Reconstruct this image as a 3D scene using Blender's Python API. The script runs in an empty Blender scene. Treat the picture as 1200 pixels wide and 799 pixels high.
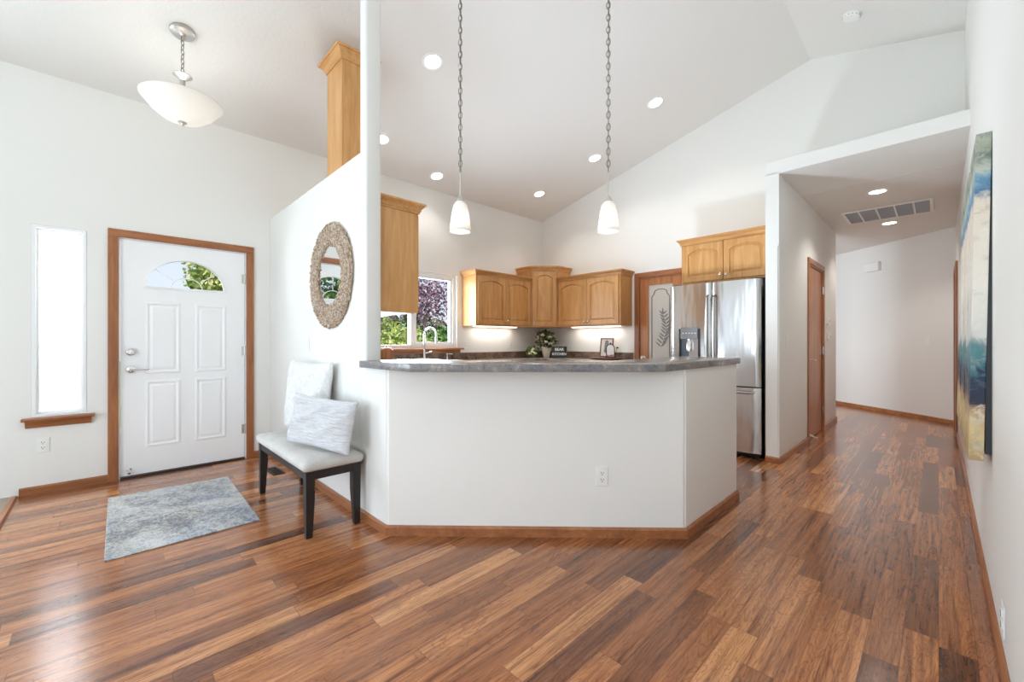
import bpy, bmesh, math, random
from mathutils import Vector, Matrix
PI = math.pi
S = bpy.context.scene
C = S.collection
random.seed(7)

# ------------------------------------------------------------------ camera, world, lights, exposure
cam_d = bpy.data.cameras.new('camera')
cam = bpy.data.objects.new('camera', cam_d); C.objects.link(cam)
cam.location = (0, 0, 1.18)
cam.rotation_euler = (PI/2, 0, math.radians(45.7))
cam_d.sensor_fit = 'HORIZONTAL'; cam_d.sensor_width = 36.0
cam_d.lens = 36.0*488.0/1200.0
cam_d.clip_start = 0.02; cam_d.clip_end = 200
S.camera = cam

vs = S.view_settings
vs.view_transform = 'Standard'; vs.look = 'None'; vs.gamma = 1.0; vs.use_curve_mapping = False
vs.exposure = 0.0
S.cycles.max_bounces = 10; S.cycles.diffuse_bounces = 6; S.cycles.glossy_bounces = 4
S.cycles.transmission_bounces = 8; S.cycles.transparent_max_bounces = 12
S.cycles.caustics_reflective = False; S.cycles.caustics_refractive = False
S.cycles.sample_clamp_indirect = 6.0
S.cycles.use_denoising = True

W = bpy.data.worlds.new('sky'); S.world = W; W.use_nodes = True
wn = W.node_tree; bg = wn.nodes['Background']
tc = wn.nodes.new('ShaderNodeTexCoord'); sx = wn.nodes.new('ShaderNodeSeparateXYZ')
wn.links.new(tc.outputs['Generated'], sx.inputs[0])
rp = wn.nodes.new('ShaderNodeValToRGB')
rp.color_ramp.elements[0].position = 0.0; rp.color_ramp.elements[0].color = (0.86, 0.92, 1.0, 1)
rp.color_ramp.elements[1].position = 0.7; rp.color_ramp.elements[1].color = (0.28, 0.52, 1.0, 1)
wn.links.new(sx.outputs['Z'], rp.inputs[0]); wn.links.new(rp.outputs[0], bg.inputs['Color'])
bg.inputs['Strength'].default_value = 1.05

def area(name, loc, rot, sx_, sy_, power, col=(1, 1, 1)):
    d = bpy.data.lights.new(name, 'AREA'); d.shape = 'RECTANGLE'; d.size = sx_; d.size_y = sy_
    d.energy = power; d.color = col
    o = bpy.data.objects.new(name, d); C.objects.link(o); o.location = loc; o.rotation_euler = rot
    return o
DAY = (0.77, 0.905, 1.03)
# daylight arriving through the great room's windows behind the camera
area('daylight_back_window_a', (-3.4, -3.93, 1.35), (PI/2, 0, 0), 1.9, 2.3, 8, DAY)
area('daylight_back_window_b', (-1.2, -3.93, 1.35), (PI/2, 0, 0), 1.9, 2.3, 118, DAY)
area('daylight_side_window', (-5.06, -2.2, 1.5), (PI/2, 0, -PI/2), 2.4, 1.7, 126, DAY)
area('daylight_sidelight', (-5.42, -0.26, 1.75), (PI/2-0.2, 0, -PI/2), 0.4, 1.1, 46, (0.95, 0.98, 1))
area('daylight_kitchen_window', (-5.10, 2.95, 1.6), (PI/2, 0, -PI/2), 1.3, 1.0, 68, DAY)
# added fill spot, hidden behind the bar, aimed up to brighten kitchen ceiling and gable
fl_d = bpy.data.lights.new('kitchen_fill_spot', 'SPOT'); fl_d.energy = 118; fl_d.color = DAY; fl_d.spot_size = math.radians(150); fl_d.spot_blend = 0.9; fl_d.shadow_soft_size = 0.12
fl_o = bpy.data.objects.new('kitchen_fill_spot', fl_d); C.objects.link(fl_o); fl_o.location = (-2.1, 3.2, 0.9); fl_o.rotation_euler = (PI-0.22, 0.30, 0)
area('daylight_hall_room', (-1.9, 5.75, 1.45), (PI/2, 0, 0), 1.2, 1.6, 72, DAY)
sun_d = bpy.data.lights.new('sun', 'SUN'); sun_d.energy = 5.0; sun_d.angle = 0.01; sun_d.color = (1, 0.95, 0.86)
sun = bpy.data.objects.new('sun', sun_d); C.objects.link(sun); sun.location = (6, -3, 12)
sun.rotation_euler = (math.radians(38), 0, math.radians(80))

# ------------------------------------------------------------------ helpers
def lin(r, g, b):
    def f(c):
        c /= 255.0
        return c/12.92 if c <= 0.04045 else ((c+0.055)/1.055)**2.4
    return (f(r), f(g), f(b), 1)

class NT:
    """small node-tree writer"""
    def __init__(s, name):
        s.m = bpy.data.materials.new(name); s.m.use_nodes = True
        s.t = s.m.node_tree; s.b = s.t.nodes['Principled BSDF']; s.out = s.t.nodes['Material Output']
    def n(s, typ, **kw):
        nd = s.t.nodes.new('ShaderNode'+typ)
        for k, v in kw.items(): setattr(nd, k, v)
        return nd
    def l(s, a, b): s.t.links.new(a, b)
    def math(s, op, a, b=None, c=None):
        nd = s.n('Math', operation=op)
        for i, v in enumerate((a, b, c)):
            if v is None: continue
            if isinstance(v, (int, float)): nd.inputs[i].default_value = v
            else: s.l(v, nd.inputs[i])
        return nd.outputs[0]
    def comb(s, x, y, z):
        nd = s.n('CombineXYZ')
        for i, v in enumerate((x, y, z)):
            if isinstance(v, (int, float)): nd.inputs[i].default_value = v
            else: s.l(v, nd.inputs[i])
        return nd.outputs[0]
    def obj(s):
        return s.n('TexCoord').outputs['Object']
    def noise(s, vec, scale, detail=4, rough=0.55, dist=0.0):
        nd = s.n('TexNoise'); nd.inputs['Scale'].default_value = scale; nd.inputs['Detail'].default_value = detail
        nd.inputs['Roughness'].default_value = rough; nd.inputs['Distortion'].default_value = dist
        if vec is not None: s.l(vec, nd.inputs['Vector'])
        return nd.outputs['Fac']
    def ramp(s, fac, stops):
        nd = s.n('ValToRGB'); cr = nd.color_ramp
        while len(cr.elements) < len(stops): cr.elements.new(0.5)
        for e, (p, c) in zip(cr.elements, stops): e.position = p; e.color = c
        s.l(fac, nd.inputs[0]); return nd.outputs[0]
    def mix(s, fac, a, b, blend='MIX'):
        nd = s.n('Mix', data_type='RGBA', blend_type=blend)
        for sock, v in ((nd.inputs[0], fac), (nd.inputs[6], a), (nd.inputs[7], b)):
            if isinstance(v, (int, float, tuple)): sock.default_value = v
            else: s.l(v, sock)
        return nd.outputs[2]
    def bump(s, h, strength=0.2, dist=0.01):
        nd = s.n('Bump'); nd.inputs['Strength'].default_value = strength; nd.inputs['Distance'].default_value = dist
        s.l(h, nd.inputs['Height']); s.l(nd.outputs[0], s.b.inputs['Normal'])
    def set(s, **kw):
        for k, v in kw.items():
            k = {'color': 'Base Color', 'rough': 'Roughness', 'metal': 'Metallic', 'spec': 'Specular IOR Level',
                 'trans': 'Transmission Weight', 'ior': 'IOR', 'alpha': 'Alpha', 'coat': 'Coat Weight', 'sheen': 'Sheen Weight',
                 'emit': 'Emission Color', 'estr': 'Emission Strength', 'coatr': 'Coat Roughness', 'aniso': 'Anisotropic'}[k]
            if isinstance(v, (int, float, tuple)): s.b.inputs[k].default_value = v
            else: s.l(v, s.b.inputs[k])
        return s

def plain(name, col, rough=0.5, metal=0.0, spec=0.5, bump=0.0, bscale=120, var=0.0):
    t = NT(name); t.set(color=col, rough=rough, metal=metal, spec=spec)
    if var:
        f = t.noise(t.obj(), bscale*0.3, 3)
        d = tuple(c*(1-var) for c in col[:3])+(1,)
        t.set(color=t.ramp(f, [(0.35, d), (0.65, col)]))
    if bump: t.bump(t.noise(t.obj(), bscale, 3), bump, 0.003)
    return t.m

def paint(name, col, bump=0.08, scale=70, rough=0.65):
    t = NT(name); t.set(color=col, rough=rough, spec=0.3)
    t.bump(t.noise(t.obj(), scale, 3), bump, 0.004)
    return t.m

def wood(name, dark, mid, light, axis='z', rough=0.38, scale=1.0, coat=0.15):
    t = NT(name)
    oi = t.n('ObjectInfo').outputs['Random']
    sp = t.n('SeparateXYZ'); t.l(t.obj(), sp.inputs[0])
    ax = {'x': 0, 'y': 1, 'z': 2}[axis]
    v = []
    for i in range(3):
        k = (2.2 if i == ax else 26.0)*scale
        v.append(t.math('MULTIPLY_ADD', sp.outputs[i], k, t.math('MULTIPLY', oi, 17.0+i*5)))
    vec = t.comb(*v)
    g1 = t.noise(vec, 1.0, 5, 0.6, 1.2)
    v2 = []
    for i in range(3):
        k = (0.9 if i == ax else 5.0)*scale
        v2.append(t.math('MULTIPLY_ADD', sp.outputs[i], k, t.math('MULTIPLY', oi, 9.0+i*3)))
    g2 = t.noise(t.comb(*v2), 1.0, 3, 0.5, 1.6)
    f = t.math('MULTIPLY_ADD', g1, 0.55, t.math('MULTIPLY', g2, 0.45))
    f = t.math('ADD', f, t.math('MULTIPLY_ADD', oi, 0.10, -0.05))
    t.set(color=t.ramp(f, [(0.30, dark), (0.50, mid), (0.68, light)]), rough=rough, coat=coat, coatr=0.25, spec=0.4)
    t.bump(g1, 0.05, 0.002)
    return t.m

def emitter(name, col, strength, base=(0.9, 0.9, 0.9, 1)):
    t = NT(name); t.set(color=base, emit=col, estr=strength); return t.m

class MB:
    """mesh builder"""
    def __init__(s): s.bm = bmesh.new()
    def quad(s, pts):
        return s.bm.faces.new([s.bm.verts.new(p) for p in pts])
    def box(s, x0, y0, z0, x1, y1, z1, bev=0.0, seg=2, M=None):
        x0, x1 = min(x0, x1), max(x0, x1); y0, y1 = min(y0, y1), max(y0, y1); z0, z1 = min(z0, z1), max(z0, z1)
        t = bmesh.new()
        vs_ = [t.verts.new(p) for p in ((x0, y0, z0), (x1, y0, z0), (x1, y1, z0), (x0, y1, z0), (x0, y0, z1), (x1, y0, z1), (x1, y1, z1), (x0, y1, z1))]
        for f in ((0, 3, 2, 1), (4, 5, 6, 7), (0, 1, 5, 4), (1, 2, 6, 5), (2, 3, 7, 6), (3, 0, 4, 7)): t.faces.new([vs_[i] for i in f])
        if bev > 0:
            bmesh.ops.bevel(t, geom=t.edges[:], offset=bev, segments=seg, affect='EDGES', profile=0.5)
        s._take(t, M); return s
    def _take(s, t, M=None):
        if M is not None: bmesh.ops.transform(t, matrix=M, verts=t.verts)
        me = bpy.data.meshes.new('tmp'); t.to_mesh(me); t.free(); s.bm.from_mesh(me); bpy.data.meshes.remove(me)
    def prism(s, poly, z0, z1, bev=0.0, M=None):
        """polygon in xy extruded along z"""
        t = bmesh.new()
        a = [t.verts.new((p[0], p[1], z0)) for p in poly]; b = [t.verts.new((p[0], p[1], z1)) for p in poly]
        n = len(poly)
        t.faces.new(a[::-1]); t.faces.new(b)
        for i in range(n): t.faces.new((a[i], a[(i+1) % n], b[(i+1) % n], b[i]))
        bmesh.ops.recalc_face_normals(t, faces=t.faces[:])
        if bev > 0: bmesh.ops.bevel(t, geom=t.edges[:], offset=bev, segments=2, affect='EDGES', profile=0.5)
        s._take(t, M); return s
    def lathe(s, prof, seg=24, M=None, cap=True):
        t = bmesh.new(); rings = []
        for r, z in prof:
            if r < 1e-6: rings.append([t.verts.new((0, 0, z))])
            else: rings.append([t.verts.new((r*math.cos(2*PI*k/seg), r*math.sin(2*PI*k/seg), z)) for k in range(seg)])
        for a, b in zip(rings, rings[1:]):
            for k in range(seg):
                k2 = (k+1) % seg
                if len(a) == 1 and len(b) == 1: continue
                if len(a) == 1: t.faces.new((a[0], b[k2], b[k]))
                elif len(b) == 1: t.faces.new((a[k], a[k2], b[0]))
                else: t.faces.new((a[k], a[k2], b[k2], b[k]))
        if cap:
            if len(rings[0]) > 1: t.faces.new(rings[0][::-1])
            if len(rings[-1]) > 1: t.faces.new(rings[-1])
        bmesh.ops.recalc_face_normals(t, faces=t.faces[:])
        s._take(t, M); return s
    def tube(s, pts, r, seg=8, cap=True, closed=False):
        pts = [Vector(p) for p in pts]; n = len(pts); rings = []
        up = Vector((0, 0, 1))
        for i, p in enumerate(pts):
            a = pts[(i-1) % n] if (closed or i > 0) else p
            b = pts[(i+1) % n] if (closed or i < n-1) else p
            d = (b-a).normalized()
            ref = up if abs(d.dot(up)) < 0.95 else Vector((1, 0, 0))
            u = d.cross(ref).normalized(); w = d.cross(u)
            rr = r[i] if isinstance(r, (list, tuple)) else r
            rings.append([s.bm.verts.new(p+u*(rr*math.cos(2*PI*k/seg))+w*(rr*math.sin(2*PI*k/seg))) for k in range(seg)])
        m = n if closed else n-1
        for i in range(m):
            a, b = rings[i], rings[(i+1) % n]
            for k in range(seg): s.bm.faces.new((a[k], a[(k+1) % seg], b[(k+1) % seg], b[k]))
        if cap and not closed:
            s.bm.faces.new(rings[0][::-1]); s.bm.faces.new(rings[-1])
        return s
    def sphere(s, c, r, seg=12, sc=(1, 1, 1)):
        t = bmesh.new(); bmesh.ops.create_uvsphere(t, u_segments=seg, v_segments=max(6, seg//2+2), radius=r)
        s._take(t, Matrix.Translation(c) @ Matrix.Diagonal((*sc, 1))); return s
    def loops(s, loops, close_first=False, close_last=True):
        """bridge successive loops of equal length (lists of 3D points)"""
        L = [[s.bm.verts.new(p) for p in lp] for lp in loops]; n = len(L[0])
        for a, b in zip(L, L[1:]):
            for i in range(n): s.bm.faces.new((a[i], a[(i+1) % n], b[(i+1) % n], b[i]))
        if close_last: s.bm.faces.new(L[-1])
        if close_first: s.bm.faces.new(L[0][::-1])
        return s
    def build(s, name, mat, parent=None, smooth=False, loc=None, recalc=True):
        if recalc: bmesh.ops.recalc_face_normals(s.bm, faces=s.bm.faces[:])
        me = bpy.data.meshes.new(name); s.bm.to_mesh(me); s.bm.free()
        if smooth:
            me.polygons.foreach_set('use_smooth', [True]*len(me.polygons))
            if smooth != 'all':
                try: me.set_sharp_from_angle(angle=math.radians(40))
                except Exception: pass
        o = bpy.data.objects.new(name, me); C.objects.link(o)
        for m_ in (mat if isinstance(mat, (list, tuple)) else [mat]): me.materials.append(m_)
        if parent: o.parent = parent
        if loc: o.location = loc
        return o

def empty(name, loc, rz=0.0, rot=None):
    o = bpy.data.objects.new(name, None); C.objects.link(o); o.empty_display_size = 0.1
    o.location = loc; o.rotation_euler = rot if rot else (0, 0, rz); return o
def tag(o, label, cat, group=None):
    o['label'] = label; o['category'] = cat
    if group: o['group'] = group
    return o
def struct(o, label=None):
    o['kind'] = 'structure'
    if label: o['label'] = label
    return o
def thing(name, label, cat, loc, rz=0.0, group=None, rot=None):
    return tag(empty(name, loc, rz, rot), label, cat, group)
def dup(root, loc, rz=None, label=None, rot=None):
    r = root.copy(); C.objects.link(r); r.location = loc
    if rz is not None: r.rotation_euler = (0, 0, rz)
    if rot is not None: r.rotation_euler = rot
    if label: r['label'] = label
    for ch in list(root.children):
        c = ch.copy(); C.objects.link(c); c.parent = r
        for g in list(ch.children):
            d = g.copy(); C.objects.link(d); d.parent = c
    return r

def wall_panel(axis, pos, thick, a0, a1, z0, z1, holes=()):
    """upright slab with rectangular holes. axis 'x': plane x=pos spanning y; axis 'y': plane y=pos spanning x. thick may be negative."""
    A = sorted({a0, a1, *[h[0] for h in holes], *[h[1] for h in holes]})
    Z = sorted({z0, z1, *[h[2] for h in holes], *[h[3] for h in holes]})
    def full(i, j):
        if i < 0 or j < 0 or i >= len(A)-1 or j >= len(Z)-1: return False
        a = (A[i]+A[i+1])/2; z = (Z[j]+Z[j+1])/2
        return not any(h[0] < a < h[1] and h[2] < z < h[3] for h in holes)
    mb = MB()
    def P(a, t, z): return (pos+t, a, z) if axis == 'x' else (a, pos+t, z)
    for i in range(len(A)-1):
        for j in range(len(Z)-1):
            if not full(i, j): continue
            p, q, r, s_ = A[i], A[i+1], Z[j], Z[j+1]
            mb.quad([P(p, 0, r), P(q, 0, r), P(q, 0, s_), P(p, 0, s_)])
            mb.quad([P(p, thick, r), P(q, thick, r), P(q, thick, s_), P(p, thick, s_)])
            if not full(i-1, j): mb.quad([P(p, 0, r), P(p, 0, s_), P(p, thick, s_), P(p, thick, r)])
            if not full(i+1, j): mb.quad([P(q, 0, r), P(q, 0, s_), P(q, thick, s_), P(q, thick, r)])
            if not full(i, j-1): mb.quad([P(p, 0, r), P(q, 0, r), P(q, thick, r), P(p, thick, r)])
            if not full(i, j+1): mb.quad([P(p, 0, s_), P(q, 0, s_), P(q, thick, s_), P(p, thick, s_)])
    bmesh.ops.remove_doubles(mb.bm, verts=mb.bm.verts, dist=1e-5)
    return mb

# ------------------------------------------------------------------ materials
M = {}
M['wall'] = paint('wall_paint', lin(236, 235, 231))
M['ceil'] = paint('ceiling_paint', lin(232, 230, 226), 0.35, 38, 0.8)
M['white'] = plain('white_vinyl', lin(243, 243, 243), 0.35)
M['door_white'] = plain('white_door_paint', lin(246, 246, 247), 0.4)
M['plastic'] = plain('white_plastic', lin(240, 240, 237), 0.35)
M['slot'] = plain('dark_slot', lin(60, 58, 55), 0.6)
for a in 'xyz':
    M['trim_'+a] = wood('stained_trim_'+a, lin(128, 78, 47), lin(160, 102, 64), lin(184, 124, 82), a, 0.35)
    M['cab_'+a] = wood('honey_maple_'+a, lin(186, 130, 72), lin(208, 154, 94), lin(224, 174, 116), a, 0.38)
M['door_wood'] = wood('stained_door_wood', lin(150, 90, 50), lin(176, 110, 64), lin(194, 130, 80), 'z', 0.35)
M['black_wood'] = wood('espresso_wood', lin(24, 21, 21), lin(34, 30, 30), lin(48, 43, 42), 'z', 0.4)
M['chrome'] = plain('chrome', (0.82, 0.82, 0.84, 1), 0.12, 1.0)
M['nickel'] = plain('brushed_nickel', (0.62, 0.60, 0.57, 1), 0.32, 1.0)
M['chain'] = plain('aged_nickel_chain', (0.30, 0.28, 0.25, 1), 0.35, 1.0)
M['bronze'] = plain('dark_bronze', lin(58, 44, 36), 0.4, 0.6)
M['black'] = plain('black_plastic', lin(28, 28, 30), 0.4)
M['can_trim'] = plain('can_light_trim', lin(246, 246, 244), 0.4)
M['can_glow'] = emitter('can_light_glow', (1.0, 0.96, 0.9, 1), 9.0)
M['under_glow'] = emitter('under_cabinet_glow', (1.0, 0.94, 0.84, 1), 5.0)

def floor_material():
    t = NT('laminate_planks')
    sp = t.n('SeparateXYZ'); t.l(t.obj(), sp.inputs[0])
    X, Y = sp.outputs[0], sp.outputs[1]
    r = t.math('DIVIDE', X, 0.1005); row = t.math('FLOOR', r); fx = t.math('FRACT', r)
    wn1 = t.n('TexWhiteNoise', noise_dimensions='1D'); t.l(row, wn1.inputs['W'])
    yy = t.math('ADD', t.math('DIVIDE', Y, 0.84), t.math('MULTIPLY', wn1.outputs['Value'], 7.31))
    col = t.math('FLOOR', yy); fy = t.math('FRACT', yy)
    wn2 = t.n('TexWhiteNoise', noise_dimensions='2D'); t.l(t.comb(row, col, 0), wn2.inputs['Vector'])
    tone = wn2.outputs['Value']
    wn3 = t.n('TexWhiteNoise', noise_dimensions='2D'); t.l(t.comb(col, row, 0), wn3.inputs['Vector'])
    rnd = wn3.outputs['Value']
    off = t.math('MULTIPLY', rnd, 37.0)
    # fine streaks, and broad figured grain
    g1 = t.noise(t.comb(t.math('MULTIPLY_ADD', X, 75.0, off), t.math('MULTIPLY_ADD', Y, 2.3, off), off), 1.0, 5, 0.6, 0.9)
    g2 = t.noise(t.comb(t.math('MULTIPLY_ADD', X, 13.0, off), t.math('MULTIPLY_ADD', Y, 1.7, off), off), 1.0, 3, 0.5, 2.4)
    rings = t.math('ABSOLUTE', t.math('SUBTRACT', t.math('FRACT', t.math('MULTIPLY', g2, 9.0)), 0.5))
    base = t.ramp(tone, [(0.0, lin(104, 68, 48)), (0.16, lin(132, 89, 61)), (0.5, lin(160, 110, 74)), (0.8, lin(176, 126, 88)), (1.0, lin(192, 146, 106))])
    g3 = t.noise(t.comb(t.math('MULTIPLY_ADD', X, 26.0, off), t.math('MULTIPLY_ADD', Y, 1.3, off), t.math('ADD', off, 5.0)), 1.0, 4, 0.6, 1.0)
    fine = t.ramp(g1, [(0.30, lin(176, 168, 162)), (0.50, lin(226, 222, 218)), (0.72, lin(248, 246, 244))])
    lines = t.ramp(rings, [(0.0, lin(168, 156, 148)), (0.16, lin(232, 228, 224)), (0.5, lin(246, 244, 242))])
    streak = t.ramp(g3, [(0.30, lin(150, 124, 108)), (0.44, lin(214, 204, 196)), (0.60, lin(240, 236, 232)), (0.74, lin(252, 250, 248))])
    c = t.mix(1.0, base, fine, 'MULTIPLY'); c = t.mix(0.75, c, lines, 'MULTIPLY'); c = t.mix(1.0, c, streak, 'MULTIPLY')
    c = t.mix(1.0, c, (2.16, 2.02, 1.82, 1), 'MULTIPLY')
    ex = t.math('LESS_THAN', t.math('MINIMUM', fx, t.math('SUBTRACT', 1.0, fx)), 0.012)
    ey = t.math('LESS_THAN', t.math('MINIMUM', fy, t.math('SUBTRACT', 1.0, fy)), 0.0018)
    edge = t.math('MAXIMUM', ex, ey)
    c = t.mix(t.math('MULTIPLY', edge, 0.45), c, lin(62, 38, 26))
    t.set(color=c, rough=0.22, spec=0.5, coat=0.40, coatr=0.16)
    t.bump(t.math('MULTIPLY', edge, -0.6), 0.06, 0.003)
    return t.m
M['floor'] = floor_material()

t = NT('beige_carpet'); f = t.noise(t.obj(), 220, 4, 0.7)
t.set(color=t.ramp(f, [(0.3, lin(150, 136, 118)), (0.7, lin(206, 196, 182))]), rough=0.95, spec=0.1); t.bump(f, 0.8, 0.01); M['carpet'] = t.m

t = NT('slate_laminate')
a = t.noise(t.obj(), 9, 6, 0.6, 1.2); b = t.noise(t.obj(), 60, 4, 0.6)
f = t.math('ADD', t.math('MULTIPLY', a, 0.65), t.math('MULTIPLY', b, 0.35))
t.set(color=t.ramp(f, [(0.34, lin(84, 84, 88)), (0.48, lin(124, 122, 124)), (0.55, lin(134, 126, 120)), (0.66, lin(164, 164, 168))]), rough=0.22, spec=0.5); M['counter'] = t.m

t = NT('brown_stone_tile')
v = t.n('TexVoronoi', feature='DISTANCE_TO_EDGE')
a = t.noise(t.obj(), 7, 5, 0.6, 1.0); b = t.noise(t.obj(), 40, 4)
t.set(color=t.ramp(t.math('ADD', t.math('MULTIPLY', a, 0.7), t.math('MULTIPLY', b, 0.3)), [(0.36, lin(74, 58, 48)), (0.5, lin(120, 96, 78)), (0.66, lin(160, 132, 108))]), rough=0.4); M['tile'] = t.m

t = NT('stainless')
sp = t.n('SeparateXYZ'); t.l(t.obj(), sp.inputs[0])
f = t.noise(t.comb(t.math('MULTIPLY', sp.outputs[0], 3), t.math('MULTIPLY', sp.outputs[1], 3), t.math('MULTIPLY', sp.outputs[2], 260)), 1.0, 3)
w2 = t.noise(t.comb(t.math('MULTIPLY', sp.outputs[0], 7), t.math('MULTIPLY', sp.outputs[1], 7), t.math('MULTIPLY', sp.outputs[2], 1.3)), 1.0, 2)
t.set(color=lin(196, 194, 192), metal=1.0, rough=t.math('MULTIPLY_ADD', f, 0.08, 0.15))
t.bump(w2, 0.35, 0.02); M['steel'] = t.m
M['steel_side'] = plain('fridge_side_grey', lin(58, 58, 62), 0.45, 0.3)

t = NT('clear_glass'); t.t.nodes.remove(t.b)
tr = t.n('BsdfTransparent'); gl = t.n('BsdfGlossy'); gl.inputs['Roughness'].default_value = 0.02
mx = t.n('MixShader'); fr = t.n('Fresnel'); fr.inputs['IOR'].default_value = 1.25
t.l(fr.outputs[0], mx.inputs[0]); t.l(tr.outputs[0], mx.inputs[1]); t.l(gl.outputs[0], mx.inputs[2]); t.l(mx.outputs[0], t.out.inputs[0]); M['glass'] = t.m

def frosted(name, tint, bscale):
    t = NT(name); t.t.nodes.remove(t.b)
    o = t.obj(); sp = t.n('SeparateXYZ'); t.l(o, sp.inputs[0])
    h = t.noise(t.comb(t.math('MULTIPLY', sp.outputs[0], bscale), t.math('MULTIPLY', sp.outputs[1], bscale), t.math('MULTIPLY', sp.outputs[2], bscale*0.35)), 1.0, 3, 0.6)
    tl = t.n('BsdfTranslucent'); t.l(t.ramp(h, [(0.36, tuple(c*0.62 for c in tint[:3])+(1,)), (0.62, tint)]), tl.inputs['Color'])
    rf = t.n('BsdfRefraction'); rf.inputs['Roughness'].default_value = 0.6; rf.inputs['IOR'].default_value = 1.1; rf.inputs['Color'].default_value = tint
    gl = t.n('BsdfGlossy'); gl.inputs['Roughness'].default_value = 0.25
    m1 = t.n('MixShader'); m1.inputs[0].default_value = 0.0; t.l(tl.outputs[0], m1.inputs[1]); t.l(rf.outputs[0], m1.inputs[2])
    m2 = t.n('MixShader'); m2.inputs[0].default_value = 0.05; t.l(m1.outputs[0], m2.inputs[1]); t.l(gl.outputs[0], m2.inputs[2])
    t.l(m2.outputs[0], t.out.inputs[0]); return t.m
M['frost'] = frosted('frosted_glass', (0.95, 0.96, 0.98, 1), 95)

t = NT('etched_pantry_glass'); t.set(color=lin(206, 200, 190), rough=0.35, spec=0.5); t.bump(t.noise(t.obj(), 200, 3), 0.15, 0.002); M['pantry_glass'] = t.m
M['etch'] = plain('etched_grey', lin(128, 126, 122), 0.5)

t = NT('lamp_shade_glass'); t.set(color=(0.93, 0.92, 0.90, 1), rough=0.3, spec=0.4)
tl = t.n('BsdfTranslucent'); tl.inputs['Color'].default_value = (0.95, 0.93, 0.90, 1)
mx = t.n('MixShader'); mx.inputs[0].default_value = 0.45; t.l(t.b.outputs[0], mx.inputs[1]); t.l(tl.outputs[0], mx.inputs[2]); t.l(mx.outputs[0], t.out.inputs[0])
M['shade'] = t.m
M['bulb'] = emitter('bulb_glow', (1, 0.94, 0.85, 1), 3.5)

t = NT('cushion_linen'); a = t.noise(t.obj(), 420, 2); b = t.noise(t.obj(), 12, 3)
t.set(color=t.ramp(t.math('ADD', t.math('MULTIPLY', a, 0.7), t.math('MULTIPLY', b, 0.3)), [(0.35, lin(186, 182, 178)), (0.65, lin(218, 215, 211))]), rough=0.9, spec=0.15); t.bump(a, 0.3, 0.002); M['linen'] = t.m
t = NT('fluffy_white_fabric'); v = t.n('TexVoronoi'); v.inputs['Scale'].default_value = 55; t.l(t.obj(), v.inputs['Vector']); a = t.noise(t.obj(), 38, 4, 0.65, 1.5)
t.set(color=t.ramp(a, [(0.3, lin(222, 220, 220)), (0.6, lin(240, 239, 239))]), rough=0.95, spec=0.1, sheen=0.3); t.bump(t.math('ADD', a, t.math('MULTIPLY', v.outputs['Distance'], 0.8)), 0.45, 0.015); M['fluff'] = t.m
t = NT('white_woven_fabric'); sp = t.n('SeparateXYZ'); t.l(t.obj(), sp.inputs[0])
a = t.noise(t.comb(t.math('MULTIPLY', sp.outputs[0], 9), t.math('MULTIPLY', sp.outputs[1], 9), t.math('MULTIPLY', sp.outputs[2], 130)), 1, 3, 0.6, 1.0)
t.set(color=t.ramp(a, [(0.32, lin(206, 206, 210)), (0.58, lin(232, 232, 235))]), rough=0.95, spec=0.1, sheen=0.2); t.bump(a, 0.9, 0.015); M['woven'] = t.m

t = NT('distressed_rug')
a = t.noise(t.obj(), 3.4, 5, 0.62, 0.8); b = t.noise(t.obj(), 30, 6, 0.8, 0.6); c2 = t.noise(t.obj(), 95, 3, 0.7); d = t.noise(t.obj(), 1.9, 3, 0.5, 1.0)
f = t.math('ADD', t.math('MULTIPLY', a, 0.42), t.math('ADD', t.math('MULTIPLY', b, 0.50), t.math('MULTIPLY', c2, 0.34)))
dark = t.ramp(d, [(0.42, lin(126, 124, 127)), (0.58, lin(122, 129, 143))])
lite = t.ramp(t.noise(t.obj(), 4.2, 3, 0.5), [(0.4, lin(206, 205, 206)), (0.62, lin(206, 202, 192))])
t.set(color=t.mix(t.ramp(f, [(0.54, (0, 0, 0, 1)), (0.70, (1, 1, 1, 1))]), dark, lite), rough=0.95, spec=0.1); t.bump(c2, 0.5, 0.004); M['rug'] = t.m

t = NT('wicker_chip'); rpi = t.n('NewGeometry').outputs['Random Per Island']; n_ = t.noise(t.obj(), 90, 3)
t.set(color=t.mix(0.25, t.ramp(rpi, [(0.0, lin(134, 108, 88)), (0.25, lin(184, 156, 130)), (0.55, lin(212, 190, 168)), (0.85, lin(200, 192, 182)), (1.0, lin(236, 226, 212))]), t.ramp(n_, [(0.3, lin(120, 95, 75)), (0.7, lin(225, 210, 190))])), rough=0.8); M['chip'] = t.m
M['mirror'] = plain('mirror_silver', (0.93, 0.94, 0.94, 1), 0.01, 1.0)

def leafmat(name, stops, trans=0.25):
    t = NT(name); r = t.n('NewGeometry').outputs['Random Per Island']
    c = t.ramp(r, stops); t.set(color=c, rough=0.6, spec=0.25)
    tl = t.n('BsdfTranslucent'); t.l(c, tl.inputs['Color'])
    mx = t.n('MixShader'); mx.inputs[0].default_value = trans
    t.l(t.b.outputs[0], mx.inputs[1]); t.l(tl.outputs[0], mx.inputs[2]); t.l(mx.outputs[0], t.out.inputs[0]); return t.m
M['leaf_yel'] = leafmat('yellow_green_leaves', [(0, lin(86, 112, 48)), (0.4, lin(150, 168, 78)), (0.75, lin(206, 208, 120)), (1, lin(240, 232, 170))])
M['leaf_grn'] = leafmat('green_leaves', [(0, lin(46, 74, 34)), (0.5, lin(96, 134, 66)), (1, lin(160, 188, 106))])
M['leaf_pur'] = leafmat('purple_leaves', [(0, lin(84, 58, 76)), (0.5, lin(140, 104, 124)), (0.8, lin(186, 146, 160)), (1, lin(222, 192, 196))])
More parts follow.
